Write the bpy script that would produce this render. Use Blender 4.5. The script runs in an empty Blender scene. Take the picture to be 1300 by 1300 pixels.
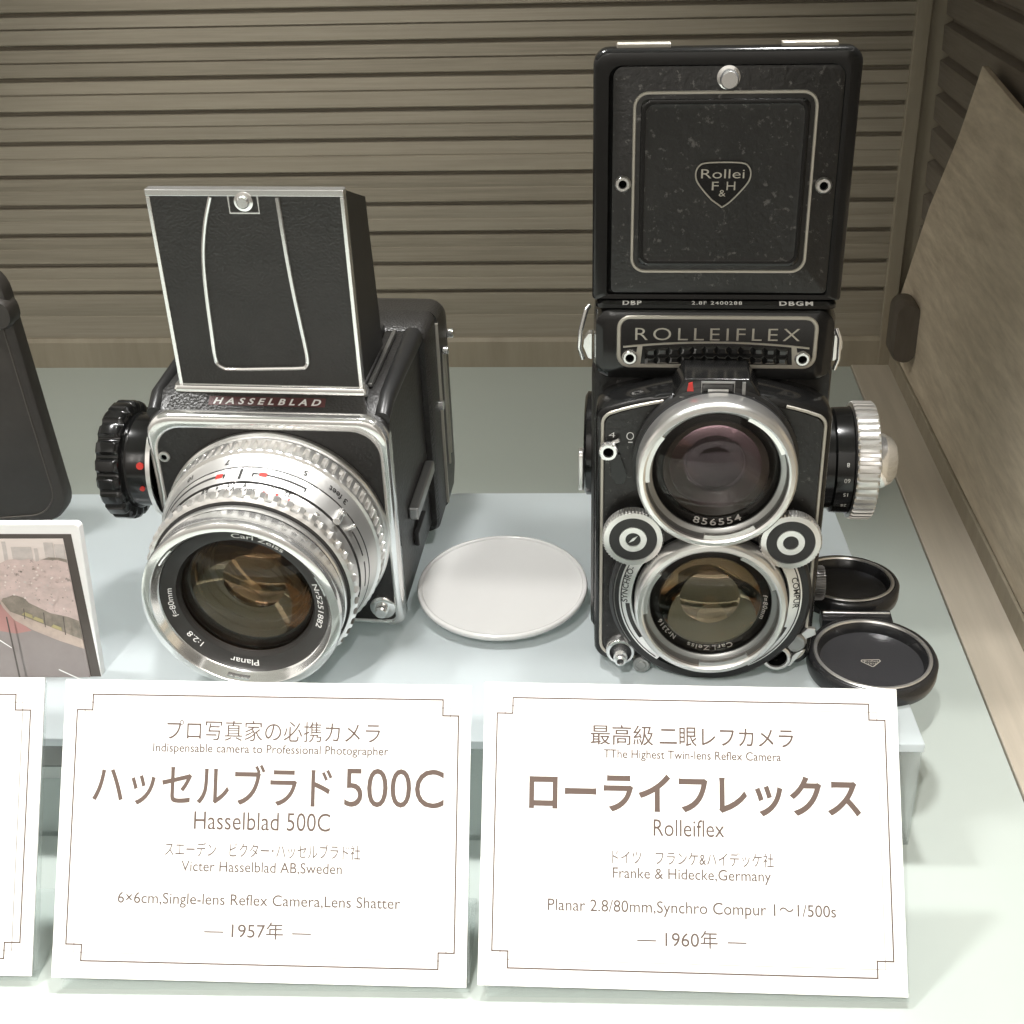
import bpy, bmesh, math, random
from mathutils import Vector, Matrix
random.seed(7)
SC = bpy.context.scene
COL = SC.collection
PI = math.pi
CM = 0.01
sin, cos, rad = math.sin, math.cos, math.radians

# ---------------------------------------------------------------- camera
cam_d = bpy.data.cameras.new('photo_camera')
cam = bpy.data.objects.new('photo_camera', cam_d)
COL.objects.link(cam)
R_ = Vector((0.99598695, 0.0863935, -0.02336988))
D_ = Vector((0.01924002, -0.46169982, -0.88682755))
F_ = Vector((-0.087406, 0.88281903, -0.46150921))
mw = Matrix(((R_.x, -D_.x, -F_.x, 0), (R_.y, -D_.y, -F_.y, 0), (R_.z, -D_.z, -F_.z, 0), (0, 0, 0, 1)))
cam.matrix_world = Matrix.Translation(Vector((1.20, -39.90, 25.86)) * CM) @ mw
cam_d.sensor_width = 36.0
cam_d.lens = 36.0 * 1642.84 / 1300.0
cam_d.clip_start = 0.02
cam_d.clip_end = 50
SC.camera = cam

# ---------------------------------------------------------------- world (dim museum room)
W = bpy.data.worlds.new('World')
SC.world = W
W.use_nodes = True
nt = W.node_tree
for n in list(nt.nodes):
    nt.nodes.remove(n)
out = nt.nodes.new('ShaderNodeOutputWorld')
bg = nt.nodes.new('ShaderNodeBackground')
tc = nt.nodes.new('ShaderNodeTexCoord')
sep = nt.nodes.new('ShaderNodeSeparateXYZ')
rmp = nt.nodes.new('ShaderNodeValToRGB')
mp = nt.nodes.new('ShaderNodeMapRange')
mp.inputs[1].default_value = -1
mp.inputs[2].default_value = 1
nt.links.new(tc.outputs['Generated'], sep.inputs[0])
nt.links.new(sep.outputs['Z'], mp.inputs[0])
nt.links.new(mp.outputs[0], rmp.inputs[0])
e = rmp.color_ramp.elements
e[0].position, e[0].color = 0.30, (0.10, 0.09, 0.075, 1)
e[1].position, e[1].color = 0.95, (1.0, 0.96, 0.9, 1)
x = e.new(0.5); x.color = (0.30, 0.275, 0.24, 1)
x = e.new(0.62); x.color = (0.62, 0.58, 0.52, 1)
bg.inputs['Strength'].default_value = 1.55
nt.links.new(rmp.outputs[0], bg.inputs[0])
nt.links.new(bg.outputs[0], out.inputs[0])


# ---------------------------------------------------------------- lamps
def aim(o, target):
    o.rotation_euler = (Vector(target) * CM - o.location).to_track_quat('-Z', 'Y').to_euler()


def area(name, loc, target, sx, sy, power, col=(1, 1, 1)):
    l = bpy.data.lights.new(name, 'AREA')
    l.shape = 'RECTANGLE'
    l.size, l.size_y, l.energy, l.color = sx * CM, sy * CM, power, col
    o = bpy.data.objects.new(name, l)
    COL.objects.link(o)
    o.location = Vector(loc) * CM
    aim(o, target)
    return o


def spot(name, loc, target, power, size=40, col=(1, 1, 1), radius=1.5):
    l = bpy.data.lights.new(name, 'SPOT')
    l.energy, l.color, l.spot_size, l.spot_blend, l.shadow_soft_size = power, col, rad(size), 0.7, radius * CM
    o = bpy.data.objects.new(name, l)
    COL.objects.link(o)
    o.location = Vector(loc) * CM
    aim(o, target)
    return o


for lx_ in (-27, -9, 8):
    spot('case_and_fill_spot', (lx_, 2, 38.5), (lx_ + 0.5, -7, 0), 4.6, 78, (1.0, 0.99, 0.97), 1.6)
spot('case_and_fill_spot', (-20, 12, 38.5), (-13, 38, -1), 3.4, 92, (1.0, 0.97, 0.90), 4)  # added wall washer, brightens the back wall and rear floor; unseen source
for x_, p_ in ((-62, 3.5), (-30, 2.5)):
    area('reflection_lamp', (x_, -260, 150), (0, 0, 5), 3, 90, p_, (1.0, 0.96, 0.9))  # thin unseen lamps added for upright glints in lenses and chrome
spot('ceiling_spot', (-34, -134.6, 140), (0, -4, 0), 64, 50, (1.0, 0.97, 0.93))
spot('ceiling_spot', (-26, -122.6, 140), (0, -4, 0), 64, 50, (1.0, 0.97, 0.93))
area('reflection_lamp', (60, -170, 190), (0, 0, 0), 120, 30, 10, (1.0, 0.95, 0.88))  # broad unseen lamp added so the chrome has something bright to reflect

SC.view_settings.view_transform = 'Standard'
SC.view_settings.look = 'None'
SC.view_settings.exposure = 0.0
SC.view_settings.gamma = 1.0
SC.view_settings.use_curve_mapping = False
SC.cycles.max_bounces = 12
SC.cycles.use_denoising = True
SC.cycles.transparent_max_bounces = 16


# ---------------------------------------------------------------- materials
def mat(name, col, rough=0.5, metal=0.0, spec=0.5, coat=0.0, bump=None, var=None, ior=None, speck=None):
    """bump = (scale, strength, kind); var = (scale, second colour, stretch); speck = (scale, threshold, colour)"""
    m = bpy.data.materials.new(name)
    m.use_nodes = True
    t = m.node_tree
    b = t.nodes['Principled BSDF']
    b.inputs['Base Color'].default_value = (*col, 1)
    b.inputs['Roughness'].default_value = rough
    b.inputs['Metallic'].default_value = metal
    b.inputs['Specular IOR Level'].default_value = spec
    b.inputs['Coat Weight'].default_value = coat
    b.inputs['Coat Roughness'].default_value = 0.08
    if ior:
        b.inputs['IOR'].default_value = ior
    c = t.nodes.new('ShaderNodeTexCoord')
    last = None
    if var:
        mpn = t.nodes.new('ShaderNodeMapping')
        mpn.inputs['Scale'].default_value = var[2]
        t.links.new(c.outputs['Object'], mpn.inputs[0])
        nz = t.nodes.new('ShaderNodeTexNoise')
        nz.inputs['Scale'].default_value = var[0]
        nz.inputs['Detail'].default_value = 6
        nz.inputs['Roughness'].default_value = 0.65
        t.links.new(mpn.outputs[0], nz.inputs['Vector'])
        mx = t.nodes.new('ShaderNodeMix')
        mx.data_type = 'RGBA'
        mr = t.nodes.new('ShaderNodeMapRange')
        mr.inputs[1].default_value, mr.inputs[2].default_value = 0.32, 0.68
        t.links.new(nz.outputs[0], mr.inputs[0])
        t.links.new(mr.outputs[0], mx.inputs['Factor'])
        mx.inputs['A'].default_value = (*col, 1)
        mx.inputs['B'].default_value = (*var[1], 1)
        last = mx.outputs['Result']
    if speck:
        nz = t.nodes.new('ShaderNodeTexNoise')
        nz.inputs['Scale'].default_value = speck[0]
        nz.inputs['Detail'].default_value = 5
        nz.inputs['Roughness'].default_value = 0.75
        t.links.new(c.outputs['Object'], nz.inputs['Vector'])
        mr = t.nodes.new('ShaderNodeMapRange')
        mr.inputs[1].default_value, mr.inputs[2].default_value = speck[1], speck[1] + 0.06
        t.links.new(nz.outputs[0], mr.inputs[0])
        mx = t.nodes.new('ShaderNodeMix')
        mx.data_type = 'RGBA'
        t.links.new(mr.outputs[0], mx.inputs['Factor'])
        if last:
            t.links.new(last, mx.inputs['A'])
        else:
            mx.inputs['A'].default_value = (*col, 1)
        mx.inputs['B'].default_value = (*speck[2], 1)
        last = mx.outputs['Result']
    if last:
        t.links.new(last, b.inputs['Base Color'])
    if bump:
        if bump[2] == 'leather':
            tx = t.nodes.new('ShaderNodeTexVoronoi')
            tx.feature = 'SMOOTH_F1'
        else:
            tx = t.nodes.new('ShaderNodeTexNoise')
            tx.inputs['Detail'].default_value = 6
        tx.inputs['Scale'].default_value = bump[0]
        src = c.outputs['Object']
        if len(bump) > 3:
            mpn = t.nodes.new('ShaderNodeMapping')
            mpn.inputs['Scale'].default_value = bump[3]
            t.links.new(src, mpn.inputs[0])
            src = mpn.outputs[0]
        t.links.new(src, tx.inputs['Vector'])
        bp = t.nodes.new('ShaderNodeBump')
        bp.inputs['Strength'].default_value = bump[1]
        bp.inputs['Distance'].default_value = 0.0004
        t.links.new(tx.outputs[0], bp.inputs['Height'])
        t.links.new(bp.outputs[0], b.inputs['Normal'])
    return m


def see_through(name, col, alpha, rough=0.1, tint=(1, 1, 1)):
    """clear sheet: mostly transparent, with a surface reflection"""
    m = bpy.data.materials.new(name)
    m.use_nodes = True
    t = m.node_tree
    b = t.nodes['Principled BSDF']
    b.inputs['Base Color'].default_value = (*col, 1)
    b.inputs['Roughness'].default_value = rough
    tr = t.nodes.new('ShaderNodeBsdfTransparent')
    tr.inputs[0].default_value = (*tint, 1)
    mx = t.nodes.new('ShaderNodeMixShader')
    mx.inputs[0].default_value = alpha
    t.links.new(tr.outputs[0], mx.inputs[1])
    t.links.new(b.outputs[0], mx.inputs[2])
    t.links.new(mx.outputs[0], t.nodes['Material Output'].inputs[0])
    return m


def lens_glass(name, tint, strength, body=(0.9, 0.88, 0.85)):
    """coated glass: clear seen straight on, coloured reflection growing to the rim"""
    m = bpy.data.materials.new(name)
    m.use_nodes = True
    t = m.node_tree
    for n in list(t.nodes):
        if n.type == 'BSDF_PRINCIPLED':
            t.nodes.remove(n)
    tr = t.nodes.new('ShaderNodeBsdfTransparent')
    tr.inputs[0].default_value = (*body, 1)
    gl = t.nodes.new('ShaderNodeBsdfGlossy')
    gl.inputs['Color'].default_value = (*tint, 1)
    gl.inputs['Roughness'].default_value = 0.02
    fr = t.nodes.new('ShaderNodeFresnel')
    fr.inputs[0].default_value = strength
    mx = t.nodes.new('ShaderNodeMixShader')
    t.links.new(fr.outputs[0], mx.inputs[0])
    t.links.new(tr.outputs[0], mx.inputs[1])
    t.links.new(gl.outputs[0], mx.inputs[2])
    t.links.new(mx.outputs[0], t.nodes['Material Output'].inputs[0])
    return m


M = dict(
    leather=mat('black_leather', (0.024, 0.023, 0.0215), 0.4, bump=(1300, 0.55, 'leather'), var=(60, (0.034, 0.032, 0.03), (1, 1, 1))),
    leather_smooth=mat('smooth_black_leather', (0.02, 0.019, 0.018), 0.38, bump=(900, 0.35, 'leather')),
    leather_worn=mat('worn_black_leather', (0.012, 0.0115, 0.011), 0.36, bump=(650, 0.5, 'noise'), var=(45, (0.02, 0.019, 0.018), (1, 1, 1)), speck=(380, 0.595, (0.10, 0.095, 0.09))),
    enamel=mat('black_enamel', (0.008, 0.008, 0.008), 0.16, bump=(90, 0.05, 'noise'), speck=(260, 0.72, (0.07, 0.065, 0.06))),
    crinkle=mat('crinkle_black_paint', (0.011, 0.011, 0.011), 0.3, bump=(700, 0.4, 'noise')),
    satin_black=mat('satin_black_paint', (0.02, 0.02, 0.02), 0.35),
    gloss_black=mat('lens_ring_black', (0.006, 0.006, 0.006), 0.3, spec=0.3),
    ring_grey=mat('anodised_dark_grey', (0.036, 0.034, 0.032), 0.4),
    flat_black=mat('flat_black', (0.003, 0.003, 0.003), 0.9, spec=0.0),
    chrome=mat('polished_chrome', (0.90, 0.90, 0.89), 0.14, 0.88, bump=(60, 0.06, 'noise')),
    satin=mat('satin_chrome', (0.84, 0.83, 0.81), 0.28, 0.92, bump=(900, 0.08, 'noise')),
    satin2=mat('brushed_aluminium', (0.80, 0.79, 0.77), 0.36, 0.88, bump=(700, 0.12, 'noise')),
    trim=mat('worn_silver_trim', (0.52, 0.49, 0.43), 0.4, 0.5),
    steel=mat('grey_steel', (0.36, 0.36, 0.35), 0.35, 0.9),
    darksteel=mat('dark_steel', (0.17, 0.165, 0.16), 0.4, 0.7),
    white=mat('white_enamel_paint', (0.85, 0.85, 0.83), 0.4),
    red=mat('red_paint', (0.62, 0.035, 0.025), 0.4),
    redplate=mat('maroon_enamel', (0.095, 0.03, 0.03), 0.4),
    ink=mat('brown_printing_ink', (0.125, 0.092, 0.078), 0.7, spec=0.1),
    inkfine=mat('fine_brown_ink', (0.13, 0.10, 0.088), 0.7, spec=0.1),
    inkfaint=mat('faint_border_ink', (0.42, 0.385, 0.36), 0.7, spec=0.1),
    engrave=mat('black_engraving', (0.03, 0.028, 0.027), 0.5),
    roofwhite=mat('pale_ceiling_board', (0.72, 0.70, 0.66), 0.6),
    paper=mat('white_card', (0.83, 0.83, 0.815), 0.55, var=(9, (0.86, 0.86, 0.85), (1, 1, 1)), bump=(1800, 0.06, 'noise')),
    cream=mat('grey_white_plastic', (0.60, 0.598, 0.588), 0.18, coat=0.4, var=(14, (0.64, 0.638, 0.626), (1, 1, 1))),
    slat=mat('olive_brown_wood', (0.262, 0.232, 0.182), 0.5, bump=(60, 0.3, 'noise', (1, 8, 8)), var=(22, (0.33, 0.295, 0.235), (0.7, 12, 30))),
    shadow_brown=mat('corner_shadow_brown', (0.075, 0.062, 0.048), 0.6, var=(40, (0.10, 0.084, 0.066), (6, 6, 1))),  # soft corner shadow put into this brown
    slat2=mat('olive_brown_wood_light', (0.285, 0.252, 0.198), 0.5, bump=(70, 0.3, 'noise', (1, 8, 8)), var=(17, (0.345, 0.307, 0.243), (0.9, 12, 34))),
    slat3=mat('olive_brown_wood_dull', (0.232, 0.204, 0.158), 0.52, bump=(55, 0.3, 'noise', (1, 8, 8)), var=(27, (0.312, 0.277, 0.218), (0.6, 12, 26))),
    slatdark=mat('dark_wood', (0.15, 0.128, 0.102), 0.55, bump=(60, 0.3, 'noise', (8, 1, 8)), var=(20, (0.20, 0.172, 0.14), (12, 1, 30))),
    trimwood=mat('corner_wood', (0.27, 0.235, 0.175), 0.5, var=(14, (0.33, 0.29, 0.22), (8, 8, 1))),
    ledge=mat('beige_ledge_wood', (0.44, 0.395, 0.325), 0.55, var=(7, (0.52, 0.465, 0.385), (20, 1.2, 20)), bump=(26, 0.25, 'noise', (12, 1, 12))),
    weave=mat('beige_wood_grain', (0.42, 0.35, 0.262), 0.6, var=(26, (0.62, 0.53, 0.41), (1.2, 1.0, 7)), bump=(60, 0.5, 'noise', (1, 1, 9))),
    glass=mat('green_glass_shelf', (0.46, 0.515, 0.485), 0.14, spec=0.5, coat=0.35, var=(5, (0.475, 0.525, 0.495), (1, 1, 1))),
    riser=mat('frosted_pale_acrylic', (0.69, 0.745, 0.77), 0.2, spec=0.55, speck=(330, 0.70, (0.80, 0.82, 0.82))),
    riserfront=see_through('clear_acrylic_front', (0.80, 0.83, 0.83), 0.16, 0.12, (0.93, 0.95, 0.945)),
    acrylic=see_through('clear_acrylic_stand', (0.80, 0.82, 0.82), 0.10, 0.08, (0.96, 0.975, 0.97)),
    amber=lens_glass('amber_coated_glass', (1.0, 0.76, 0.52), 3.2),
    amber2=lens_glass('deep_amber_glass', (0.95, 0.60, 0.34), 2.8, (0.85, 0.75, 0.62)),
    violet=lens_glass('violet_coated_glass', (0.70, 0.55, 0.62), 1.5, (0.85, 0.82, 0.84)),
    straw=lens_glass('straw_coated_glass', (1.0, 0.82, 0.60), 4.5, (0.85, 0.78, 0.66)),
    clearlens=lens_glass('front_glass', (1.0, 0.97, 0.93), 1.38, (0.97, 0.96, 0.94)),
    barrel=mat('dark_lens_barrel', (0.04, 0.032, 0.025), 0.3),
    prism=mat('dark_honeycomb_glass', (0.012, 0.012, 0.012), 0.08, coat=0.6),
    capblack=mat('black_cap_enamel', (0.016, 0.016, 0.017), 0.24),
    capface=mat('dark_grey_cap_lining', (0.035, 0.035, 0.038), 0.16, bump=(1500, 0.15, 'noise')),
    casing=mat('dark_brown_leather', (0.032, 0.028, 0.024), 0.5, bump=(300, 0.4, 'leather'), var=(25, (0.048, 0.042, 0.036), (1, 1, 1))),
    piping=mat('leather_piping', (0.085, 0.075, 0.065), 0.5),
    p_sky=mat('print_pale_sky', (0.74, 0.66, 0.62), 0.3),
    p_build=mat('print_grey_buildings', (0.46, 0.42, 0.40), 0.3, var=(120, (0.62, 0.56, 0.53), (1, 1, 2))),
    p_bloom=mat('print_pink_blossom', (0.68, 0.54, 0.51), 0.3, var=(150, (0.50, 0.41, 0.385), (1, 1, 1.6)), speck=(420, 0.60, (0.30, 0.25, 0.23))),
    p_green=mat('print_shrubs', (0.17, 0.155, 0.13), 0.3, var=(200, (0.34, 0.29, 0.245), (1, 1, 1))),
    p_yellow=mat('print_yellow_shrub', (0.42, 0.37, 0.2), 0.3),
    p_kerb=mat('print_stone_kerb', (0.52, 0.43, 0.37), 0.3, var=(300, (0.42, 0.34, 0.30), (1, 1, 1))),
    p_road=mat('print_grey_road', (0.25, 0.22, 0.215), 0.3, var=(60, (0.29, 0.26, 0.25), (1, 1, 1))),
    p_red=mat('print_red_lane', (0.42, 0.23, 0.215), 0.3),
    p_black=mat('print_black_edge', (0.09, 0.078, 0.07), 0.3),
)


def add_translucency(m, amount, col):
    t = m.node_tree
    o_ = t.nodes['Material Output']
    src = o_.inputs[0].links[0].from_socket
    tl = t.nodes.new('ShaderNodeBsdfTranslucent')
    tl.inputs[0].default_value = (*col, 1)
    mx = t.nodes.new('ShaderNodeMixShader')
    mx.inputs[0].default_value = amount
    t.links.new(src, mx.inputs[1])
    t.links.new(tl.outputs[0], mx.inputs[2])
    t.links.new(mx.outputs[0], o_.inputs[0])


add_translucency(M['riser'], 0.5, (0.85, 0.9, 0.92))


# ---------------------------------------------------------------- mesh helpers (all sizes in cm)
class MB:
    def __init__(self, *mats):
        self.bm = bmesh.new()
        self.mats = [M[m] for m in mats]
        self.mi = 0

    def use(self, i):
        self.mi = i
        return self

    def face(self, vs):
        try:
            f = self.bm.faces.new(vs)
            f.material_index = self.mi
            f.smooth = True
            return f
        except ValueError:
            return None

    def v(self, p):
        return self.bm.verts.new(p)

    def rings(self, rings, close=True, cap0=True, cap1=True):
        vs = [[self.v(p) for p in r] for r in rings]
        n = len(vs[0])
        for a, b in zip(vs, vs[1:]):
            for i in range(n if close else n - 1):
                j = (i + 1) % n
                self.face((a[i], a[j], b[j], b[i]))
        if cap0:
            self.face(vs[0][::-1])
        if cap1:
            self.face(vs[-1])
        return self

    def box(self, a, b):
        (x0, y0, z0), (x1, y1, z1) = a, b
        return self.rings([[(x0, y0, z), (x1, y0, z), (x1, y1, z), (x0, y1, z)] for z in (z0, z1)])

    def prism(self, pts, d0, d1, plane='xz'):
        """outline pts extruded: plane xz runs along y, xy along z, yz along x"""
        def q(p, d):
            return {'xz': (p[0], d, p[1]), 'xy': (p[0], p[1], d), 'yz': (d, p[0], p[1])}[plane]
        return self.rings([[q(p, d) for p in pts] for d in (d0, d1)])

    def loft(self, secs, plane='xz', cap0=True, cap1=True):
        """secs = [(outline, depth)] with equal point counts"""
        def q(p, d):
            return {'xz': (p[0], d, p[1]), 'xy': (p[0], p[1], d), 'yz': (d, p[0], p[1])}[plane]
        return self.rings([[q(p, d) for p in o] for o, d in secs], True, cap0, cap1)

    def lathe(self, c, prof, axis='-y', n=96, caps=(False, False), knurl=None):
        """prof = [(radius, forward[, ripple])]; knurl = (ribs, shape)"""
        c = Vector(c)
        ux, uy, uz = {'-y': ((1, 0, 0), (0, 0, 1), (0, -1, 0)), '+y': ((1, 0, 0), (0, 0, 1), (0, 1, 0)),
                      '+x': ((0, 1, 0), (0, 0, 1), (1, 0, 0)), '-x': ((0, 1, 0), (0, 0, 1), (-1, 0, 0)),
                      '+z': ((1, 0, 0), (0, 1, 0), (0, 0, 1))}[axis]
        ux, uy, uz = Vector(ux), Vector(uy), Vector(uz)
        rs = []
        if knurl:
            n = knurl[0] * 8
        for p in prof:
            r, d = p[0], p[1]
            k = p[2] if len(p) > 2 else 0
            ring = []
            for i in range(n):
                t = 2 * PI * i / n
                rr = r
                if k:
                    ph = (i % 8) / 8
                    if knurl[1] == 'slot':
                        rr = r - (k if ph < 0.5 else 0)
                    elif knurl[1] == 'scallop':
                        rr = r - k * max(0.0, sin(2 * PI * ph)) ** 0.6
                    else:
                        rr = r - k * (0.5 - 0.5 * cos(2 * PI * ph))
                ring.append(c + ux * (rr * cos(t)) + uy * (rr * sin(t)) + uz * d)
            rs.append(ring)
        return self.rings(rs, True, caps[0], caps[1])

    def tube(self, pts, r, closed=False, n=8):
        pts = [Vector(p) for p in pts]
        N = len(pts)
        rs = []
        up = None
        for i, p in enumerate(pts):
            if closed:
                t = (pts[(i + 1) % N] - pts[i - 1])
            else:
                t = pts[min(i + 1, N - 1)] - pts[max(i - 1, 0)]
            t.normalize()
            if up is None:
                up = t.orthogonal().normalized()
            up = (up - t * up.dot(t)).normalized()
            s = t.cross(up)
            rs.append([p + up * (r * cos(2 * PI * k / n)) + s * (r * sin(2 * PI * k / n)) for k in range(n)])
        if closed:
            # pick the roll of the last ring that matches the first
            rs.append(rs[0])
            return self.rings(rs, True, False, False)
        return self.rings(rs)

    def strip(self, pts, w, h, plane_d, closed=False):
        """flat raised trim following pts (x,z) on the plane y=plane_d, width w, proud by h towards -y"""
        N = len(pts)
        rs = []
        for i, p in enumerate(pts):
            a = pts[(i - 1) % N] if (closed or i > 0) else p
            b = pts[(i + 1) % N] if (closed or i < N - 1) else p
            t = Vector((b[0] - a[0], b[1] - a[1])).normalized()
            nn = Vector((-t.y, t.x))
            o = Vector(p) + nn * (w / 2)
            q = Vector(p) - nn * (w / 2)
            rs.append([(o.x, plane_d, o.y), (o.x * .8 + q.x * .2, plane_d - h, o.y * .8 + q.y * .2),
                       (o.x * .2 + q.x * .8, plane_d - h, o.y * .2 + q.y * .8), (q.x, plane_d, q.y)])
        if closed:
            rs.append(rs[0])
        return self.rings(rs, True, not closed, not closed)

    def text(self, body, place, x0=None, x1=None, em=1.0, base=0.0, thin=0.0, shear=0.0, space=1.0, centre=None, width=None):
        cu = bpy.data.curves.new('lettering_curve', 'FONT')
        cu.body = body
        cu.offset = thin
        cu.shear = shear
        cu.space_character = space
        cu.resolution_u = 4
        o = bpy.data.objects.new('lettering_curve', cu)
        COL.objects.link(o)
        dg = bpy.context.evaluated_depsgraph_get()
        me = bpy.data.meshes.new_from_object(o.evaluated_get(dg))
        bpy.data.objects.remove(o)
        bpy.data.curves.remove(cu)
        xs = [v.co.x for v in me.vertices]
        a, b = min(xs), max(xs)
        if x0 is None:
            wd = width if width else (b - a) * em
            x0, x1 = centre - wd / 2, centre + wd / 2
        vs = [self.v(place(x0 + (v.co.x - a) / (b - a) * (x1 - x0), base + v.co.y * em)) for v in me.vertices]
        for p in me.polygons:
            self.face([vs[i] for i in p.vertices])
        bpy.data.meshes.remove(me)
        return self

    def build(self, name, parent=None, sharp=40, bevel=0.0, seg=2, label=None):
        me = bpy.data.meshes.new(name)
        bmesh.ops.remove_doubles(self.bm, verts=self.bm.verts, dist=1e-5)
        bmesh.ops.recalc_face_normals(self.bm, faces=self.bm.faces)
        bmesh.ops.scale(self.bm, vec=(CM, CM, CM), verts=self.bm.verts)
        self.bm.to_mesh(me)
        self.bm.free()
        for m in self.mats:
            me.materials.append(m)
        me.set_sharp_from_angle(angle=rad(sharp))
        o = bpy.data.objects.new(name, me)
        COL.objects.link(o)
        if parent:
            o.parent = parent
        if bevel:
            b = o.modifiers.new('edge', 'BEVEL')
            b.width, b.segments, b.limit_method, b.angle_limit = bevel * CM, seg, 'ANGLE', rad(35)
            b.harden_normals = True
        if label:
            o['label'] = label
        return o


def rrect(x0, x1, z0, z1, r, n=6, rb=None):
    """rounded rectangle outline, counter-clockwise; rb = radius of the lower corners"""
    rb = r if rb is None else rb
    o = []
    for cx, cz, a, q in ((x1 - r, z1 - r, 0, r), (x0 + r, z1 - r, 90, r), (x0 + rb, z0 + rb, 180, rb), (x1 - rb, z0 + rb, 270, rb)):
        for i in range(n + 1):
            t = rad(a + 90 * i / n)
            o.append((cx + q * cos(t), cz + q * sin(t)))
    return o


def arc(c, r, a0, a1, n=24):
    return [(c[0] + r * cos(rad(a0 + (a1 - a0) * i / n)), c[1] + r * sin(rad(a0 + (a1 - a0) * i / n))) for i in range(n + 1)]


def spline(pts, n=8):
    out_ = []
    P = [pts[0]] + list(pts) + [pts[-1]]
    for i in range(1, len(P) - 2):
        p0, p1, p2, p3 = P[i - 1:i + 3]
        for k in range(n):
            t = k / n
            out_.append(tuple(0.5 * ((2 * b) + (-a + c) * t + (2 * a - 5 * b + 4 * c - d) * t * t + (-a + 3 * b - 3 * c + d) * t ** 3)
                              for a, b, c, d in zip(p0, p1, p2, p3)))
    out_.append(tuple(pts[-1]))
    return out_


def tag(o, label, cat, group=None, kind=None):
    o['label'] = label
    o['category'] = cat
    if group:
        o['group'] = group
    if kind:
        o['kind'] = kind
    return o


def thing(name, label, cat, loc, rot=(0, 0, 0), group=None):
    o = bpy.data.objects.new(name, None)
    o.empty_display_size = 0.02
    COL.objects.link(o)
    o.location = Vector(loc) * CM
    o.rotation_euler = rot
    return tag(o, label, cat, group)


def front(y, cx=0.0, cz=0.0):
    return lambda a, b: (cx + a, y, cz + b)


def ring_place(c, r, y, a_mid, inward=False, slope=0.0):
    """lettering round a ring facing -y: text x runs clockwise with tops outward (or the other way with tops inward)"""
    def f(x_, y_):
        if inward:
            t = a_mid + x_ / r
            q = r - y_
        else:
            t = a_mid - x_ / r
            q = r + y_
        return (c[0] + q * cos(t), y + slope * (q - r), c[1] + q * sin(t))
    return f


FZ = -4.2      # level of the glass shelf under the riser
# ================================================================ SETTING
g = MB('glass')
g.box((-60, -46, FZ - 0.8), (15.15, 40.4, FZ))
tag(g.build('floor'), 'pale green glass shelf floor of the display case', 'floor', kind='structure')

# back wall of stacked horizontal boards (one wall; boards are its pattern), turned 1.7 degrees
wall_t = thing('slatted_wall', 'olive brown wall of horizontal boards behind both cameras', 'wall', (0, 38.3, FZ), (0, 0, rad(1.75)))
g = MB('slat')
zs = [1.74, 4.97, 6.74, 8.68, 10.47, 12.32, 14.32, 16.08, 18.03, 19.85, 21.67, 23.6, 25.53, 27.46, 29.39, 31.32, 33.25, 35.18, 37.11, 39.04, 40.97, 42.9, 44.83]
g = MB('slat', 'slat2', 'slat3')
for k, (a, b) in enumerate(zip(zs, zs[1:])):
    m_ = a + (b - a) * (0.54 + random.uniform(-0.04, 0.04))
    dp = 0.015 + 0.20 * min(1.0, max(0.0, (k - 4) / 6))
    prof = [(0.35, a), (-0.10, a + 0.10), (-0.15, a + 0.16), (-0.15, m_ - 0.05), (-0.13 + dp, m_ - 0.03), (-0.13 + dp, m_ + 0.03), (-0.13, m_ + 0.06), (-0.10, b - 0.17), (0.3, b - 0.13), (0.35, b)]
    g.use((0, 1, 2, 0, 2, 1)[k % 6])
    g.rings([[(X_, y_, z_) for y_, z_ in prof] for X_ in (-62, 16.8)], close=False, cap0=False, cap1=False)
g.build('board', wall_t, 30)
g = MB('slat')
g.box((-62, 0.36, -0.5), (17.8, 1.2, 41))
g.build('backing', wall_t)
g = MB('trimwood')
g.prism([(-0.45, 0.0), (-0.45, 1.7), (-0.3, 1.95), (0.35, 1.95), (0.35, 0.0)], -62, 16.8, 'yz')
g.build('baseboard', wall_t, 30)
g = MB('trimwood')
g.box((16.8, -0.5, 0), (17.62, 0.36, 41))
g.box((17.64, -0.1, 0), (19.0, 0.36, 41))
g.build('corner_post', wall_t, bevel=0.06)

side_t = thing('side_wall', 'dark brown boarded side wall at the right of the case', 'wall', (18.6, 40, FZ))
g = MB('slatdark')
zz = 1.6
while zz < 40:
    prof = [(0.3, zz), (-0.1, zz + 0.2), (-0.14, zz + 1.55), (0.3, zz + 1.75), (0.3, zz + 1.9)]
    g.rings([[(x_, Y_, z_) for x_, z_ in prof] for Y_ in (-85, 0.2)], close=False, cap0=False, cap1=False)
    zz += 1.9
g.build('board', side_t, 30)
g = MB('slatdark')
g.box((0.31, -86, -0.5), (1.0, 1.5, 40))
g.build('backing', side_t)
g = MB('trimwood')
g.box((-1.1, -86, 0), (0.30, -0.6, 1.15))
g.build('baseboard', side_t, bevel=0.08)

g = MB('ledge')
g.box((15.2, -46, FZ - 0.9), (17.95, 39.6, FZ + 0.12))
tag(g.build('wooden_ledge', bevel=0.06), 'long beige wooden ledge running along the right edge of the glass shelf', 'ledge')

# leaning grained panel at the right
pan = [(38.6, -2.98), (38.2, 0.2), (36.6, 2.4), (33.3, 7.1), (28.6, 12.1), (25.9, 15.8), (19, 15.1), (-14, 13.2), (-14, -2.98)]
g = MB('weave')
g.prism(pan, 17.62, 17.9, 'yz')
g.use(0)
tag(g.build('grained_panel', bevel=0.05), 'beige wood grained panel with slanting rear edge leaning on the right side wall', 'panel')

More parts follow.
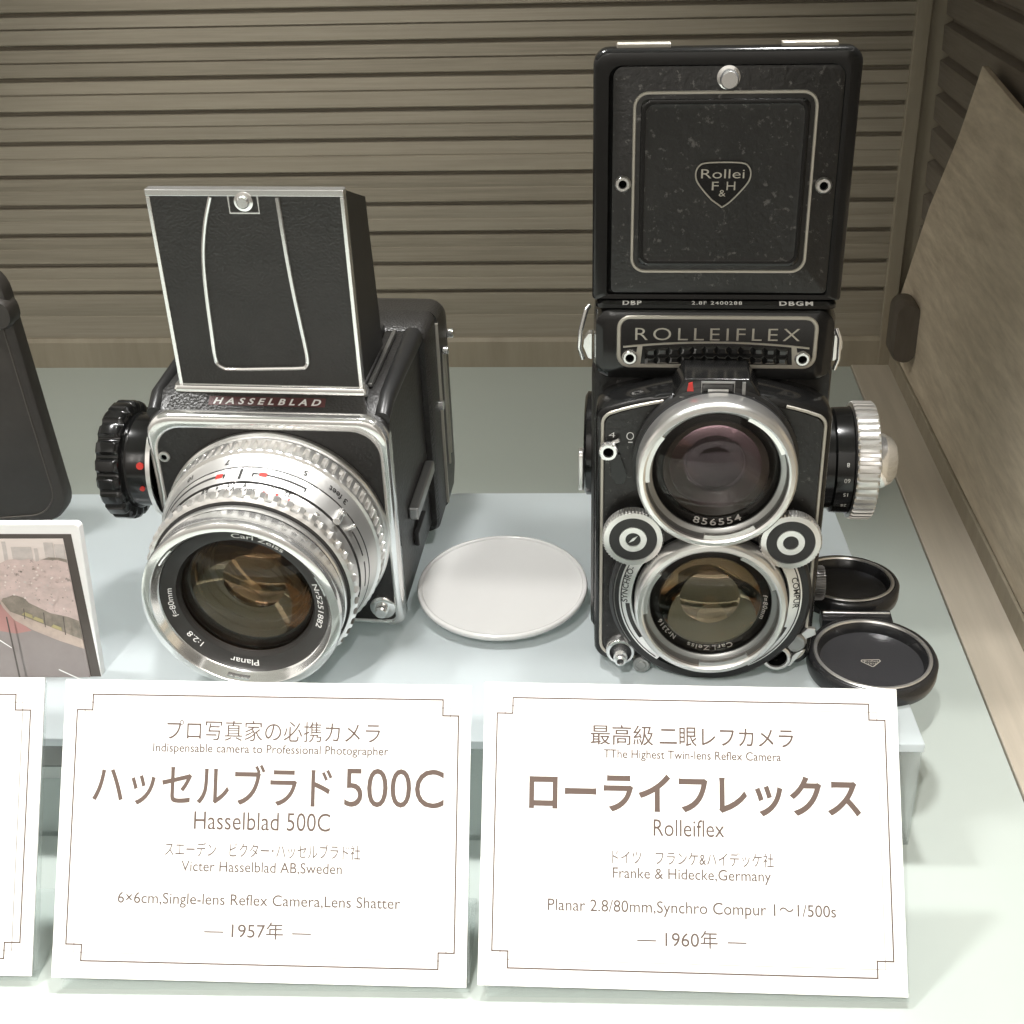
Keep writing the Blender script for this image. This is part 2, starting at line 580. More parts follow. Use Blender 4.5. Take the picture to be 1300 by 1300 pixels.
g = MB('shadow_brown')  # added block whose dark colour stands in for a soft shadow in the corner
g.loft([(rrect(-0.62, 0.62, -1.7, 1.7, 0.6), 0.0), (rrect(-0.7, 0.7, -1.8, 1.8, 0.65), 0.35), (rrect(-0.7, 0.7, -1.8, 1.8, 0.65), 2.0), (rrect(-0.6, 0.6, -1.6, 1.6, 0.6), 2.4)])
o = tag(g.build('shadow_block', sharp=50), 'small dark rounded block standing in for the soft shadow in the far right corner of the case', 'block')
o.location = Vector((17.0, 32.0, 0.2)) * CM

# case top whose front edge cuts the ceiling light
g = MB('roofwhite')
g.box((-70, -36.2, 40), (19, 41, 41.5))
tag(g.build('case_roof'), 'pale board closing the top of the display case', 'case top')

# frosted riser the cameras stand on
rt = thing('display_riser', 'low frosted pale blue acrylic riser under the two cameras', 'riser', (10.85, -5.84, FZ), (0, 0, rad(2.6)))
h_ = -FZ
g = MB('riser')
g.rings([[(-46, 0, z_), (0, 0, z_), (0, 17.9, z_), (-46, 17.9, z_)] for z_ in (h_ - 0.3, h_)], cap0=False)
g.build('top_sheet', rt, bevel=0.05)
g = MB('riserfront')
g.box((-46, 0.05, 0.0), (-0.05, 0.30, h_ - 0.36))
g.build('front_sheet', rt)
g = MB('riserfront')
g.box((-0.3, 0.32, 0.0), (-0.02, 17.8, h_ - 0.36))
g.build('side_sheet', rt)


# ================================================================ FIRST CAMERA: single lens reflex with waist level hood
cam1 = thing('reflex_camera', 'black and chrome box camera with tall raised hood and one large silver lens', 'camera', (-11.1, 0.096, 0.1), (0.071, 0, -0.027))
P1 = cam1
# body
g = MB('leather_smooth')
g.loft([(rrect(-4.24, 4.24, 0.12, 8.45, 0.55), 0.42), (rrect(-4.24, 4.24, 0.12, 8.98, 0.55), 1.25), (rrect(-4.24, 4.24, 0.12, 9.0, 0.55), 6.45)])
body = g.build('body', P1)
g = MB('satin_black')
g.loft([(rrect(3.72, 4.28, 8.10, 8.62, 0.26, 4), 0.55), (rrect(3.72, 4.31, 8.40, 9.03, 0.28, 4), 1.3), (rrect(3.72, 4.32, 8.42, 9.08, 0.28, 4), 3.4), (rrect(3.72, 4.40, 8.42, 9.16, 0.28, 4), 6.44)])
g.build('top_rib', P1)
g = MB('satin_black')
g.loft([(rrect(-4.28, -3.72, 8.10, 8.62, 0.26, 4), 0.55), (rrect(-4.32, -3.72, 8.40, 9.03, 0.28, 4), 1.3), (rrect(-4.40, -3.72, 8.42, 9.16, 0.28, 4), 6.44)])
g.build('top_rib', P1)
# chrome front frame
g = MB('chrome')
so = lambda k, r: rrect(-4.27 + k, 4.27 - k, 0.06 + k, 8.62 - k, r, 8, 0.35)
si = lambda k: rrect(-3.93 + k, 3.93 - k, 0.30 + k, 8.10 - k, 1.0, 8, 0.25)
rr = [(so(0.05, 0.95), 0.78), (so(0, 0.95), 0.66), (so(0.0, 0.95), 0.2), (so(0.05, 0.92), 0.06), (so(0.14, 0.9), 0.0), (si(-0.08), 0.0), (si(-0.02), 0.03), (si(0), 0.14)]
g.loft(rr, cap0=False, cap1=False)
g.build('front_frame', P1, sharp=60)
g = MB('leather_smooth')
g.loft([(si(0.0), 0.40), (si(0.0), 0.09)], cap0=False)
g.build('front_leather', P1)
# sloped top with maker's plate
g = MB('leather')
g.rings([[(-3.55, 0.42, 8.60), (3.55, 0.42, 8.60), (3.35, 1.06, 9.06), (-3.35, 1.06, 9.06)], [(-3.55, 0.46, 8.4), (3.55, 0.46, 8.4), (3.35, 1.3, 8.7), (-3.35, 1.3, 8.7)]])
g.build('top_leather', P1)
sl = Vector((0, 0.64, 0.46)).normalized()
nrm = Vector((0, -0.46, 0.64)).normalized()


def on_slope(lift):
    base = Vector((0, 0.42, 8.60)) + nrm * lift
    return lambda a, b: tuple(base + Vector((a, 0, 0)) + sl * b)


g = MB('redplate', 'white')
f = on_slope(0.012)
f0 = on_slope(-0.02)
g.rings([[f0(-2.05, 0.23), f0(2.05, 0.23), f0(2.05, 0.57), f0(-2.05, 0.57)], [f(-2.05, 0.23), f(2.05, 0.23), f(2.05, 0.57), f(-2.05, 0.57)]], cap0=False)
g.use(1).text('HASSELBLAD', on_slope(0.017), -1.88, 1.9, em=0.33, base=0.285, shear=0.25, space=1.7, thin=0.03)
g.build('name_plate', P1)
g = MB('chrome')
g.loft([(rrect(-3.36, 3.46, 1.02, 1.45, 0.12, 4), 8.95), (rrect(-3.36, 3.46, 0.98, 1.45, 0.12, 4), 9.12), (rrect(-3.32, 3.42, 1.04, 1.45, 0.12, 4), 9.24)], 'xy')
g.build('hood_base', P1)
# hood
hood = MB('satin_black')
hx0, hx1, hz0, hz1, hy = -3.16, 3.32, 9.22, 16.1, 1.2
hood.box((hx0 + 0.06, hy + 0.02, hz0), (hx1 - 0.06, hy + 0.22, hz1 - 0.06))
hd = hood.build('focusing_hood', P1)
g = MB('leather')
g.box((hx0 + 0.10, hy - 0.03, hz0 + 0.06), (hx1 - 0.10, hy + 0.02, hz1 - 0.2))
g.build('front_leather', hd)
g = MB('chrome')
g.box((hx0, hy - 0.08, hz1 - 0.22), (hx1, hy + 0.3, hz1))
g.box((hx0, hy - 0.08, hz0), (hx0 + 0.14, hy + 0.24, hz1 - 0.23))
g.box((hx1 - 0.14, hy - 0.08, hz0), (hx1, hy + 0.24, hz1 - 0.23))
g.box((hx0 + 0.12, hy - 0.07, hz0), (hx1 - 0.12, hy + 0.1, hz0 + 0.06))
g.build('rim', hd, bevel=0.045)
g = MB('chrome')
s_ = spline([(-1.02, 15.86), (-1.32, 15.0), (-1.56, 13.9), (-1.66, 12.6), (-1.70, 11.2), (-1.72, 10.35), (-1.66, 10.02), (-1.42, 9.86)], 6)
s_ += spline([(-0.8, 9.86), (0.2, 9.9), (1.15, 9.94), (1.42, 10.02), (1.50, 10.35), (1.42, 11.4), (1.30, 12.8), (1.22, 14.2), (1.16, 15.86)], 6)
g.tube([(a, hy - 0.06, b) for a, b in s_], 0.075)
g.build('bracket', hd)
g = MB('chrome', 'leather')
g.strip([(-0.44, 15.88), (-0.44, 15.34), (0.52, 15.34), (0.52, 15.88)], 0.09, 0.05, hy - 0.03)
g.lathe((0.06, hy - 0.02, 15.72), [(0.0, 0.24), (0.16, 0.24), (0.2, 0.2), (0.22, 0.12), (0.31, 0.1), (0.31, 0.0)], n=40)
g.build('catch', hd)
for x_, s in ((3.26, -1), (-3.10, 1)):
    g = MB('satin_black')
    pts = [(hy + 0.25, 9.25), (hy + 0.25, 16.02), (4.2, 14.9), (4.7, 10.4), (4.8, 9.2)]
    g.prism(pts, x_, x_ + 0.08 * s, 'yz')
    g.build('side_flap', hd)
g = MB('satin_black')
g.box((-3.0, 4.7, 9.1), (3.1, 4.85, 13.2))
g.build('rear_flap', hd)
g = MB('satin_black', 'steel')
g.box((2.72, 3.0, 9.02), (3.02, 6.4, 9.3))
g.use(1)
g.box((3.36, 1.6, 9.03), (3.52, 6.2, 9.2))
g.build('hood_rail', P1, bevel=0.04)
# magazine
g = MB('leather')
g.loft([(rrect(-4.3, 4.45, 0.1, 9.0, 0.4), 6.5), (rrect(-4.4, 4.56, 0.05, 9.12, 0.4), 6.7), (rrect(-4.4, 4.56, 0.05, 9.05, 0.4), 8.35)])
mg = g.build('film_magazine', P1)
g = MB('leather')
g.loft([(rrect(-4.4, 4.64, 0.05, 9.0, 0.45), 8.43), (rrect(-4.4, 4.64, 0.05, 8.85, 0.5), 9.9), (rrect(-4.3, 4.55, 0.2, 8.5, 0.7), 10.9), (rrect(-4.0, 4.3, 0.6, 8.0, 0.8), 11.4)])
g.build('film_back', mg)
g = MB('trim')
g.box((4.55, 8.32, 0.4), (4.66, 8.44, 8.5))
g.box((4.62, 9.0, 1.9), (4.72, 9.13, 7.0))
g.box((4.62, 9.42, 2.2), (4.72, 9.52, 7.0))
g.build('edge_strip', mg)
g = MB('chrome')
g.lathe((4.7, 9.0, 7.1), [(0.16, 0), (0.16, 0.2), (0.0, 0.24)], '+x', 20)
g.lathe((4.6, 10.7, 7.1), [(0.2, 0), (0.2, 0.24), (0.0, 0.3)], '+x', 20)
g.lathe((4.5, 8.1, 5.1), [(0.2, 0), (0.2, 0.24), (0.0, 0.28)], '+x', 20)
g.build('stud', mg)
# right side fittings
g = MB('steel')
g.box((4.24, 2.3, 3.25), (4.62, 6.0, 3.75))
g.build('side_rail', P1, bevel=0.08)
g = MB('satin_black')
g.box((4.24, 2.9, 1.7), (4.44, 4.6, 2.3))
g.build('flash_clip', P1, bevel=0.06)
# front fittings
g = MB('satin', 'flat_black')
g.lathe((-3.74, 0.09, 6.95), [(0.2, 0), (0.2, 0.06), (0.17, 0.09), (0.11, 0.09), (0.10, -0.05)], n=32)
g.use(1).lathe((-3.74, 0.09, 6.95), [(0.11, 0.02), (0, 0.02)], n=24)
g.build('cable_socket', P1)
g = MB('chrome')
g.lathe((3.50, 0.09, 0.86), [(0.47, 0), (0.47, 0.08), (0.42, 0.13), (0.30, 0.15), (0.26, 0.15), (0.25, 0.4), (0.19, 0.46), (0.0, 0.46)], n=48)
g.build('release_button', P1)
# winding knob on the left side
wc = (-4.25, 1.55, 5.95)
g = MB('satin')
g.lathe((-4.2, 1.55, 5.95), [(2.0, 0), (2.0, 0.16), (1.9, 0.2), (1.5, 0.2)], '-x', 64)
g.build('knob_flange', P1)
g = MB('enamel')
g.lathe(wc, [(1.55, 0.1), (1.62, 0.3), (1.68, 0.95), (1.74, 1.0), (1.74, 1.12)], '-x', 72)
wk = g.build('winding_knob', P1)
g = MB('enamel')
g.lathe(wc, [(1.7, 1.08), (2.0, 1.1, 0.03), (2.12, 1.18, 0.16), (2.16, 1.3, 0.18), (2.16, 1.78, 0.18), (2.05, 1.9, 0.1), (1.7, 1.95), (1.0, 1.9), (0, 1.9)], '-x', knurl=(20, 'scallop'))
g.build('ribbed_rim', wk, sharp=50)
g = MB('red', 'white')


def knob_dot(t, d, r, mi):
    c = Vector((wc[0] - d, wc[1] + 1.70 * cos(t), wc[2] + 1.70 * sin(t)))
    n = Vector((0, cos(t), sin(t)))
    u, w = Vector((1, 0, 0)), n.cross(Vector((1, 0, 0)))
    g.use(mi).rings([[c + n * q + u * (r * cos(k)) + w * (r * sin(k)) for k in [2 * PI * i / 16 for i in range(16)]] for q in (-0.06, 0.012)])


knob_dot(rad(158), 0.42, 0.13, 0)
g.build('red_dot', wk)
g = MB('red')
knob_dot(rad(188), 0.45, 0.09, 0)
g.build('red_dot', wk)
# foot under the body
g = MB('steel')
g.box((-1.6, 1.0, -0.32), (1.6, 4.6, 0.13))
g.build('foot', P1, bevel=0.05)

# lens
LC = (0.0, 0.0, 4.04)
g = MB('satin', 'engrave')
g.lathe(LC, [(3.7, -0.08), (4.02, -0.06), (4.02, 0.12), (3.97, 0.18), (3.86, 0.2)], n=128)
g.use(1).lathe(LC, [(3.86, 0.2), (3.84, 0.235), (3.88, 0.27)], n=128)
lens = g.build('lens', P1, sharp=30)
g = MB('satin')
g.lathe(LC, [(3.88, 0.27), (3.93, 0.32), (3.93, 0.40, 0.02), (3.93, 0.46, 0.18), (3.93, 0.94, 0.18), (3.93, 1.0, 0.02), (3.9, 1.06), (3.8, 1.1)], knurl=(72, 'slot'))
g.build('focusing_ring', lens, sharp=35)
g = MB('satin2', 'engrave')
g.lathe(LC, [(3.8, 1.1), (3.78, 1.16), (3.66, 1.75)], n=128)
g.use(1).lathe(LC, [(3.66, 1.75), (3.62, 1.77), (3.64, 1.80)], n=128)
g.use(0).lathe(LC, [(3.64, 1.80), (3.62, 1.84), (3.52, 2.35), (3.50, 2.42)], n=128)
g.build('barrel', lens, sharp=30)
g = MB('engrave', 'satin2')
g.lathe(LC, [(3.50, 2.42), (3.42, 2.44), (3.44, 2.48)], n=128)
g.use(1).lathe(LC, [(3.44, 2.48), (3.42, 2.52), (3.36, 2.96), (3.36, 3.0)], n=128)
g.build('scale_ring', lens, sharp=30)
g = MB('satin')
g.lathe(LC, [(3.36, 3.0), (3.52, 3.06, 0.02), (3.60, 3.12, 0.2), (3.60, 3.42, 0.2), (3.54, 3.5, 0.03), (3.40, 3.56)], knurl=(50, 'slot'))
g.build('shutter_ring', lens, sharp=35)
g = MB('engrave', 'satin')
g.lathe(LC, [(3.38, 3.56), (3.28, 3.58), (3.30, 3.62)], n=128)
g.use(1).lathe(LC, [(3.30, 3.62), (3.30, 3.76), (3.26, 3.82)], n=128)
g.build('groove', lens, sharp=30)
g = MB('chrome')
g.lathe(LC, [(3.22, 3.82), (3.28, 3.90), (3.28, 4.38), (3.32, 4.46), (3.34, 4.62), (3.30, 4.74), (3.18, 4.80), (3.04, 4.80), (2.98, 4.74), (2.90, 4.45), (2.80, 4.36)], n=128)
g.build('bayonet_rim', lens, sharp=35)
for t in (rad(20), rad(140), rad(260)):
    g = MB('chrome')
    pts0 = [(3.02, t - 0.13 + 0.26 * i / 8) for i in range(9)]
    ringsx = []
    for r_, a_ in pts0:
        ringsx.append([(r_ * cos(a_), -4.46, LC[2] + r_ * sin(a_)), (r_ * cos(a_), -4.72, LC[2] + r_ * sin(a_)),
                       ((r_ - 0.1) * cos(a_), -4.70, LC[2] + (r_ - 0.1) * sin(a_)), ((r_ - 0.1) * cos(a_), -4.46, LC[2] + (r_ - 0.1) * sin(a_))])
    g.rings(ringsx)
    g.build('bayonet_lug', lens)
g = MB('ring_grey')
g.lathe(LC, [(2.82, 4.40), (2.76, 4.32), (2.34, 4.20), (2.30, 4.10), (2.24, 4.0)], n=128)
g.build('name_ring', lens, sharp=50)
g = MB('white')


def nameplace(a_deg, s=2.46):
    sl_ = -(0.12 / 0.42)
    y_ = -(4.20 + (s - 2.34) * (0.12 / 0.42)) - 0.008
    return ring_place((LC[0], LC[2]), s, y_, rad(a_deg), slope=sl_)


g.text('Carl Zeiss', nameplace(72), centre=0, em=0.28, width=1.7, thin=0.006)
g.text('Nr5251882', nameplace(-2), centre=0, em=0.28, width=1.7, thin=0.006)
g.text('Planar', nameplace(-98), centre=0, em=0.29, width=0.95, thin=0.008)
g.text('1:2.8', nameplace(-140), centre=0, em=0.27, width=0.62, thin=0.0)
g.text('f=80mm', nameplace(-176), centre=0, em=0.27, width=1.1, thin=0.0)
g.build('lettering', lens)


def dome(c, r, d_edge, sag, n=64, k=10):
    """profile of a spherical cap: rim radius r at depth d_edge, centre further forward by sag"""
    if abs(sag) < 1e-6:
        return [(r, d_edge), (0.0, d_edge)]
    return [(r * cos(rad(90 * i / k)), d_edge + sag * (1 - (cos(rad(90 * i / k))) ** 2)) for i in range(k + 1)]


def glass_stack(c, parent, items, barrel_r, depth, front_d):
    g_ = MB('barrel', 'flat_black')
    pr_ = [(barrel_r, front_d)]
    k = 9 if depth > 1 else 5
    for i in range(k):
        r0 = barrel_r * (1 - 0.5 * i / k)
        d0 = front_d - min(0.2, depth * 0.1) - depth * i / k
        pr_ += [(r0, d0), (r0 * 0.97, d0 - 0.02)]
    g_.lathe(c, pr_, n=72)
    g_.use(1).lathe(c, [(barrel_r * 0.55, front_d - depth - 0.05), (0.0, front_d - depth - 0.05)], n=48)
    g_.build('inner_barrel', parent, sharp=25)
    for mname, r, d, sag in items:
        gg = MB(mname)
        gg.lathe(c, dome(c, r, d, sag), n=72)
        gg.build('glass_element', parent, sharp=80)


glass_stack(LC, lens, [('clearlens', 2.26, 3.95, 0.44), ('amber', 2.1, 3.5, -0.5), ('amber2', 1.85, 2.9, 0.35),
                       ('amber', 1.65, 2.3, -0.45), ('amber2', 1.4, 1.6, 0.3)], 2.26, 3.0, 4.06)


# engraving and markers on the barrel
def barrel_place(r0, d0, r1, d1, a_deg, flip=False):
    """text on the conical barrel: x runs round, y runs towards the front (or the back)"""
    def f(a, b):
        u = b
        d = d0 + (d1 - d0) * u
        r = r0 + (r1 - r0) * u + 0.01
        t = rad(a_deg) - a / r0
        return (LC[0] + r * cos(t), -d, LC[2] + r * sin(t))
    return f


g = MB('engrave')


def scale_text(s, a_deg, d_base, d_top, em, r_):
    def f(a, b):
        d = d_base + b
        t = rad(a_deg) + a / r_
        r = r_at(d) + 0.012
        return (LC[0] + r * cos(t), -d, LC[2] + r * sin(t))
    g.text(s, f, centre=0, em=em * 1.15, base=0, thin=0.02)


def r_at(d):
    P = [(1.1, 3.8), (1.16, 3.78), (1.75, 3.66), (1.84, 3.62), (2.35, 3.52), (2.52, 3.42), (2.96, 3.36), (3.6, 3.36)]
    for (d0, r0), (d1, r1) in zip(P, P[1:]):
        if d <= d1:
            return r0 + (r1 - r0) * max(0, (d - d0)) / (d1 - d0)
    return P[-1][1]


def ticks(a0, a1, d, w, mi=0, n=20):
    """thin band on the barrel between two angles"""
    rs = []
    for i in range(n + 1):
        t = rad(a0 + (a1 - a0) * i / n)
        rs.append([(LC[0] + (r_at(dd) + q) * cos(t), -dd, LC[2] + (r_at(dd) + q) * sin(t)) for dd, q in ((d, -0.03), (d, 0.012), (d + w, 0.012), (d + w, -0.03))])
    g.use(mi).rings(rs)


scale_text('3 feet', 42, 1.35, 1.6, 0.30, 3.7)
scale_text('5', 62, 1.35, 1.6, 0.28, 3.7)
scale_text('7', 104, 1.35, 1.6, 0.28, 3.7)
scale_text('10', 128, 1.35, 1.6, 0.28, 3.7)
for k, s in enumerate(['22', '16', '11', '8', '5.6', '4', '2.8']):
    scale_text(s, 66 + k * 8, 2.50, 2.7, 0.2, 3.4)
for k, s in enumerate(['500', '250', '125', '60', '30', '15', '8', '4']):
    scale_text(s, 86 + k * 8, 2.73, 2.9, 0.22, 3.4)
ticks(104, 145, 2.02, 0.09)
ticks(58, 88, 2.02, 0.09)
ticks(93.5, 95.0, 1.83, 0.5)
ticks(58, 59.0, 2.02, 0.2)
ticks(87, 88, 2.02, 0.2)
ticks(103, 104, 2.02, 0.2)
ticks(8, 24, 2.05, 0.06)
ticks(-12, 4, 2.05, 0.06)
g.build('engraving', lens)
g = MB('red')
ticks(104.5, 108.5, 1.97, 0.2, 0, 6)
ticks(80, 84, 1.97, 0.2, 0, 6)
scale_text('4', 78, 2.73, 2.9, 0.24, 3.4)
scale_text('2', 71, 2.73, 2.9, 0.24, 3.4)
scale_text('1', 64, 2.73, 2.9, 0.24, 3.4)
g.build('red_mark', lens)
g = MB('chrome')
for t in (36, 27):
    a = rad(t)
    c0 = Vector((cos(a), 0, sin(a)))
    p0 = Vector(LC) + c0 * 3.5 + Vector((0, -2.15, 0))
    g.tube([p0, p0 + c0 * 0.34], 0.12 if t == 36 else 0.07, n=16)
ta = Vector((cos(rad(36)), 0, sin(rad(36))))
p0 = Vector(LC) + ta * 3.68 + Vector((0, -1.95, 0))
g.tube([p0, p0 + Vector((0, -0.62, 0)) - ta * 0.06], 0.14, n=16)
g.build('lever', lens, bevel=0.02)
g = MB('chrome')
a = rad(47)
p0 = Vector(LC) + Vector((cos(a), 0, sin(a))) * 3.4 + Vector((0, -2.86, 0))
g.tube([p0, p0 + Vector((cos(a), 0, sin(a))) * 0.14], 0.1, n=16)
g.build('pin', lens, bevel=0.03)


# ================================================================ SECOND CAMERA: twin lens
cam2 = thing('twin_lens_camera', 'black upright camera with open square hood and two lenses one above the other', 'camera', (3.9, 0, 0))
P2 = cam2
DX = -3.9     # local x = world x - 3.9


def rr2(x0, x1, z0, z1, r, n=6, rb=None):
    return rrect(x0 + DX, x1 + DX, z0, z1, r, n, rb)


g = MB('leather_worn')
g.loft([(rr2(0.1, 7.7, 0.25, 10.5, 0.35), 0.0), (rr2(0.0, 7.8, 0.2, 10.6, 0.35), 0.3), (rr2(0.0, 7.8, 0.2, 10.6, 0.35), 6.0), (rr2(0.3, 7.5, 0.5, 10.3, 0.8), 6.6)])
g.build('body', P2)
g = MB('enamel')
g.loft([(rr2(0.35, 7.45, 10.2, 12.30, 0.45), -0.34), (rr2(0.14, 7.66, 10.15, 12.46, 0.5), -0.22), (rr2(0.05, 7.75, 10.1, 12.5, 0.45), 0.3), (rr2(0.0, 7.8, 10.1, 12.5, 0.35), 6.0)])
hs = g.build('name_housing', P2)
g = MB('trim')
g.strip(rr2(0.88, 7.10, 10.62, 12.26, 0.36, 6), 0.13, 0.03, -0.34, closed=True)
g.build('silver_frame', hs)
g = MB('trim')
g.text('ROLLEIFLEX', front(-0.352, DX), 1.40, 6.60, em=0.60, base=11.50, thin=-0.006, space=1.3)
g.build('lettering', hs)
g = MB('trim')
ap = [(1.02 + DX + 5.9 * i / 24, 11.26 + 0.17 * (1 - ((i - 12) / 12) ** 2)) for i in range(25)]
g.strip(ap, 0.07, 0.03, -0.34)
for s in (1, -1):
    x_ = 4.0 + DX + s * 2.36
    g.prism([(x_, 11.30), (x_ + s * 0.16, 11.28), (x_ + s * 0.26, 10.66), (x_ + s * 0.06, 10.66)], -0.375, -0.33)
g.build('meter_trim', hs)
g = MB('prism')
n_ = 12
for i in range(n_):
    x0_ = 1.72 + DX + i * 4.56 / n_
    x1_ = x0_ + 4.56 / n_
    for j in range(2):
        q = lambda xx: 0.14 * (1 - ((xx - (4.0 + DX)) / 2.4) ** 2)
        z0_ = 10.68 + j * 0.27 + q(x0_) * (0.35 + 0.6 * j / 2)
        z1_ = z0_ + 0.265
        xm, zm = (x0_ + x1_) / 2, (z0_ + z1_) / 2
        vs = [g.v((x0_, -0.345, z0_)), g.v((x1_, -0.345, z0_)), g.v((x1_, -0.345, z1_)), g.v((x0_, -0.345, z1_))]
        tp = [g.v((xm + a * 0.09, -0.43, zm + b * 0.06)) for a, b in ((-1, -1), (1, -1), (1, 1), (-1, 1))]
        for k in range(4):
            g.face((vs[k], vs[(k + 1) % 4], tp[(k + 1) % 4], tp[k]))
        g.face(tp)
g.build('light_meter_window', hs, sharp=30)
for x_ in (1.24, 6.72):
    g = MB('chrome', 'flat_black')
    g.lathe((x_ + DX, -0.33, 10.93), [(0.25, 0), (0.25, 0.12), (0.2, 0.18), (0.14, 0.18), (0.13, 0.05)], n=40)
    g.use(1).lathe((x_ + DX, -0.33, 10.93), [(0.14, 0.06), (0, 0.06)], n=24)
    g.build('flash_socket', hs)
# rear upper deck with engraved line
g = MB('enamel', 'white')
g.loft([(rr2(0.1, 7.7, -0.16, 5.9, 0.3), 12.5), (rr2(0.1, 7.7, -0.16, 5.9, 0.3), 12.62), (rr2(0.15, 7.65, -0.06, 5.8, 0.3), 12.72)], 'xy')
dk = lambda a, b: (a + DX, -0.165, b)
dk2 = lambda a, b: (a + DX, -0.160 + 0.0 + (b) * 0.75, 12.625 + (b) * 0.66 + 0.006)
g.use(1)
g.text('DBP', dk2, 0.98, 1.58, em=0.22, base=-0.02, thin=0.03, space=1.2)
g.text('2.8F 2400288', dk2, 3.16, 4.74, em=0.17, base=0.0, thin=0.01, space=1.2)
g.text('DBGM', dk2, 5.9, 6.95, em=0.22, base=-0.02, thin=0.03, space=1.2)
g.build('top_deck', P2)
# hood
g = MB('enamel')
hb = lambda k, r: rr2(0.0 + k, 7.8 - k, 12.74 + k * 0.4, 20.34 - k, r, 6, 0.1)
g.loft([(hb(0.55, 0.34), 0.05), (hb(0.5, 0.36), 0.0), (hb(0.46, 0.38), -0.07), (hb(0.12, 0.42), -0.09), (hb(0.03, 0.45), -0.04), (hb(0, 0.45), 0.08), (hb(0, 0.45), 0.5), (hb(0.1, 0.4), 0.55)])
hd2 = g.build('focusing_hood', P2, sharp=50)
g = MB('leather_worn')
pl = lambda k: rr2(0.60 + k, 7.32 - k, 12.98 + k, 19.84 - k, 0.3, 6, 0.15)
g.loft([(pl(0), 0.04), (pl(0), -0.035), (pl(0.06), -0.06)], cap0=False)
g.build('hood_leather', hd2)
g = MB('trim')
g.strip(rr2(1.24, 6.58, 13.68, 19.10, 0.42, 8), 0.10, 0.045, -0.06, closed=True)
g.build('silver_frame', hd2)
g = MB('leather_worn', 'enamel')
fp = lambda k: rr2(1.42 + k, 6.40 - k, 13.86 + k, 18.92 - k, 0.24, 6)
g.use(1).loft([(fp(0), -0.05), (fp(0.02), -0.10), (fp(0.1), -0.125), (fp(0.16), -0.105)], cap0=False, cap1=False)
g.use(0).loft([(fp(0.16), -0.105), (fp(0.3), -0.10)], cap0=False)
g.build('finder_flap', hd2, sharp=50)
# shield emblem
sh = spline([(3.95, 15.72), (4.2, 15.9), (4.5, 16.22), (4.72, 16.52), (4.76, 16.78), (4.66, 16.98), (4.48, 17.06), (3.95, 17.08), (3.42, 17.06), (3.22, 16.98), (3.12, 16.78), (3.16, 16.52), (3.38, 16.22), (3.68, 15.9)], 5)[:-1]
g = MB('enamel', 'trim')
shp = [(a + DX, b) for a, b in sh]
g.use(0).prism(shp, -0.14, -0.09)
g.use(1).strip(shp, 0.05, 0.03, -0.14, closed=True)
g.text('Rollei', front(-0.146, DX), 3.28, 4.58, em=0.40, base=16.60, thin=-0.004)
g.text('F', front(-0.146, DX), 3.62, 3.82, em=0.38, base=16.24, thin=-0.004)
g.text('H', front(-0.146, DX), 4.06, 4.32, em=0.38, base=16.24, thin=-0.004)
g.text('&', front(-0.146, DX), 3.84, 4.04, em=0.30, base=16.05, thin=-0.004)
g.build('emblem', hd2)
g = MB('chrome')
g.lathe((3.96 + DX, -0.05, 19.52), [(0.34, 0.0), (0.34, 0.03), (0.25, 0.05), (0.22, 0.2), (0.27, 0.24), (0.27, 0.48), (0.23, 0.54), (0, 0.54)], n=40)
g.build('pin', hd2, sharp=35)
for x_, z_ in ((0.92, 16.42), (6.96, 16.36)):
    g = MB('satin', 'flat_black')
    g.lathe((x_ + DX, -0.05, z_), [(0.25, 0.0), (0.25, 0.06), (0.20, 0.12), (0.13, 0.12), (0.11, 0.03)], n=36)
    g.use(1).lathe((x_ + DX, -0.05, z_), [(0.12, 0.035), (0.0, 0.035)], n=24)
    g.build('eyelet', hd2)
for x0_, x1_ in ((0.68, 2.26), (5.46, 7.08)):
    g = MB('trim')
    g.box((x0_ + DX, 0.12, 20.33), (x1_ + DX, 0.5, 20.46))
    g.build('hinge_plate', hd2, bevel=0.03)
for x_ in (0.35, 7.35):
    g = MB('satin_black')
    g.prism([(0.56, 12.75), (0.56, 20.1), (1.6, 19.6), (6.0, 14.2), (6.0, 12.75)], x_ + DX, x_ + DX + 0.1, 'yz')
    g.build('side_flap', hd2)
g = MB('satin_black')
g.box((0.4 + DX, 5.9, 12.75), (7.4 + DX, 6.0, 17.5))
g.build('rear_flap', hd2)

# lens standard
def arch(k):
    """outline of the front panel, inset by k"""
    x0_, x1_, z0_ = 0.20 + k + DX, 7.60 - k + DX, 0.50 + k
    o = []
    o += [(x1_, z0_ + 0.55), ]
    o += arc((x1_ - 0.4, 9.55 - k), 0.4, 0, 75, 6)
    mid = 3.9 + DX
    for i in range(1, 20):
        t = i / 20
        x_ = (x1_ - 0.30) + ((x0_ + 0.30) - (x1_ - 0.30)) * t
        o.append((x_, 9.95 - k + 0.52 * (1 - (2 * t - 1) ** 2)))
    o += arc((x0_ + 0.4, 9.55 - k), 0.4, 105, 180, 6)
    o += [(x0_, z0_ + 0.55)]
    o += arc((x0_ + 0.55, z0_ + 0.4), 0.55, 190, 250, 5)
    for i in range(1, 12):
        t = i / 12
        o.append((x0_ + 0.6 + (x1_ - x0_ - 1.2) * t, z0_ - 0.12 - 0.22 * (1 - (2 * t - 1) ** 2)))
    o += arc((x1_ - 0.55, z0_ + 0.4), 0.55, 290, 350, 5)
    return o


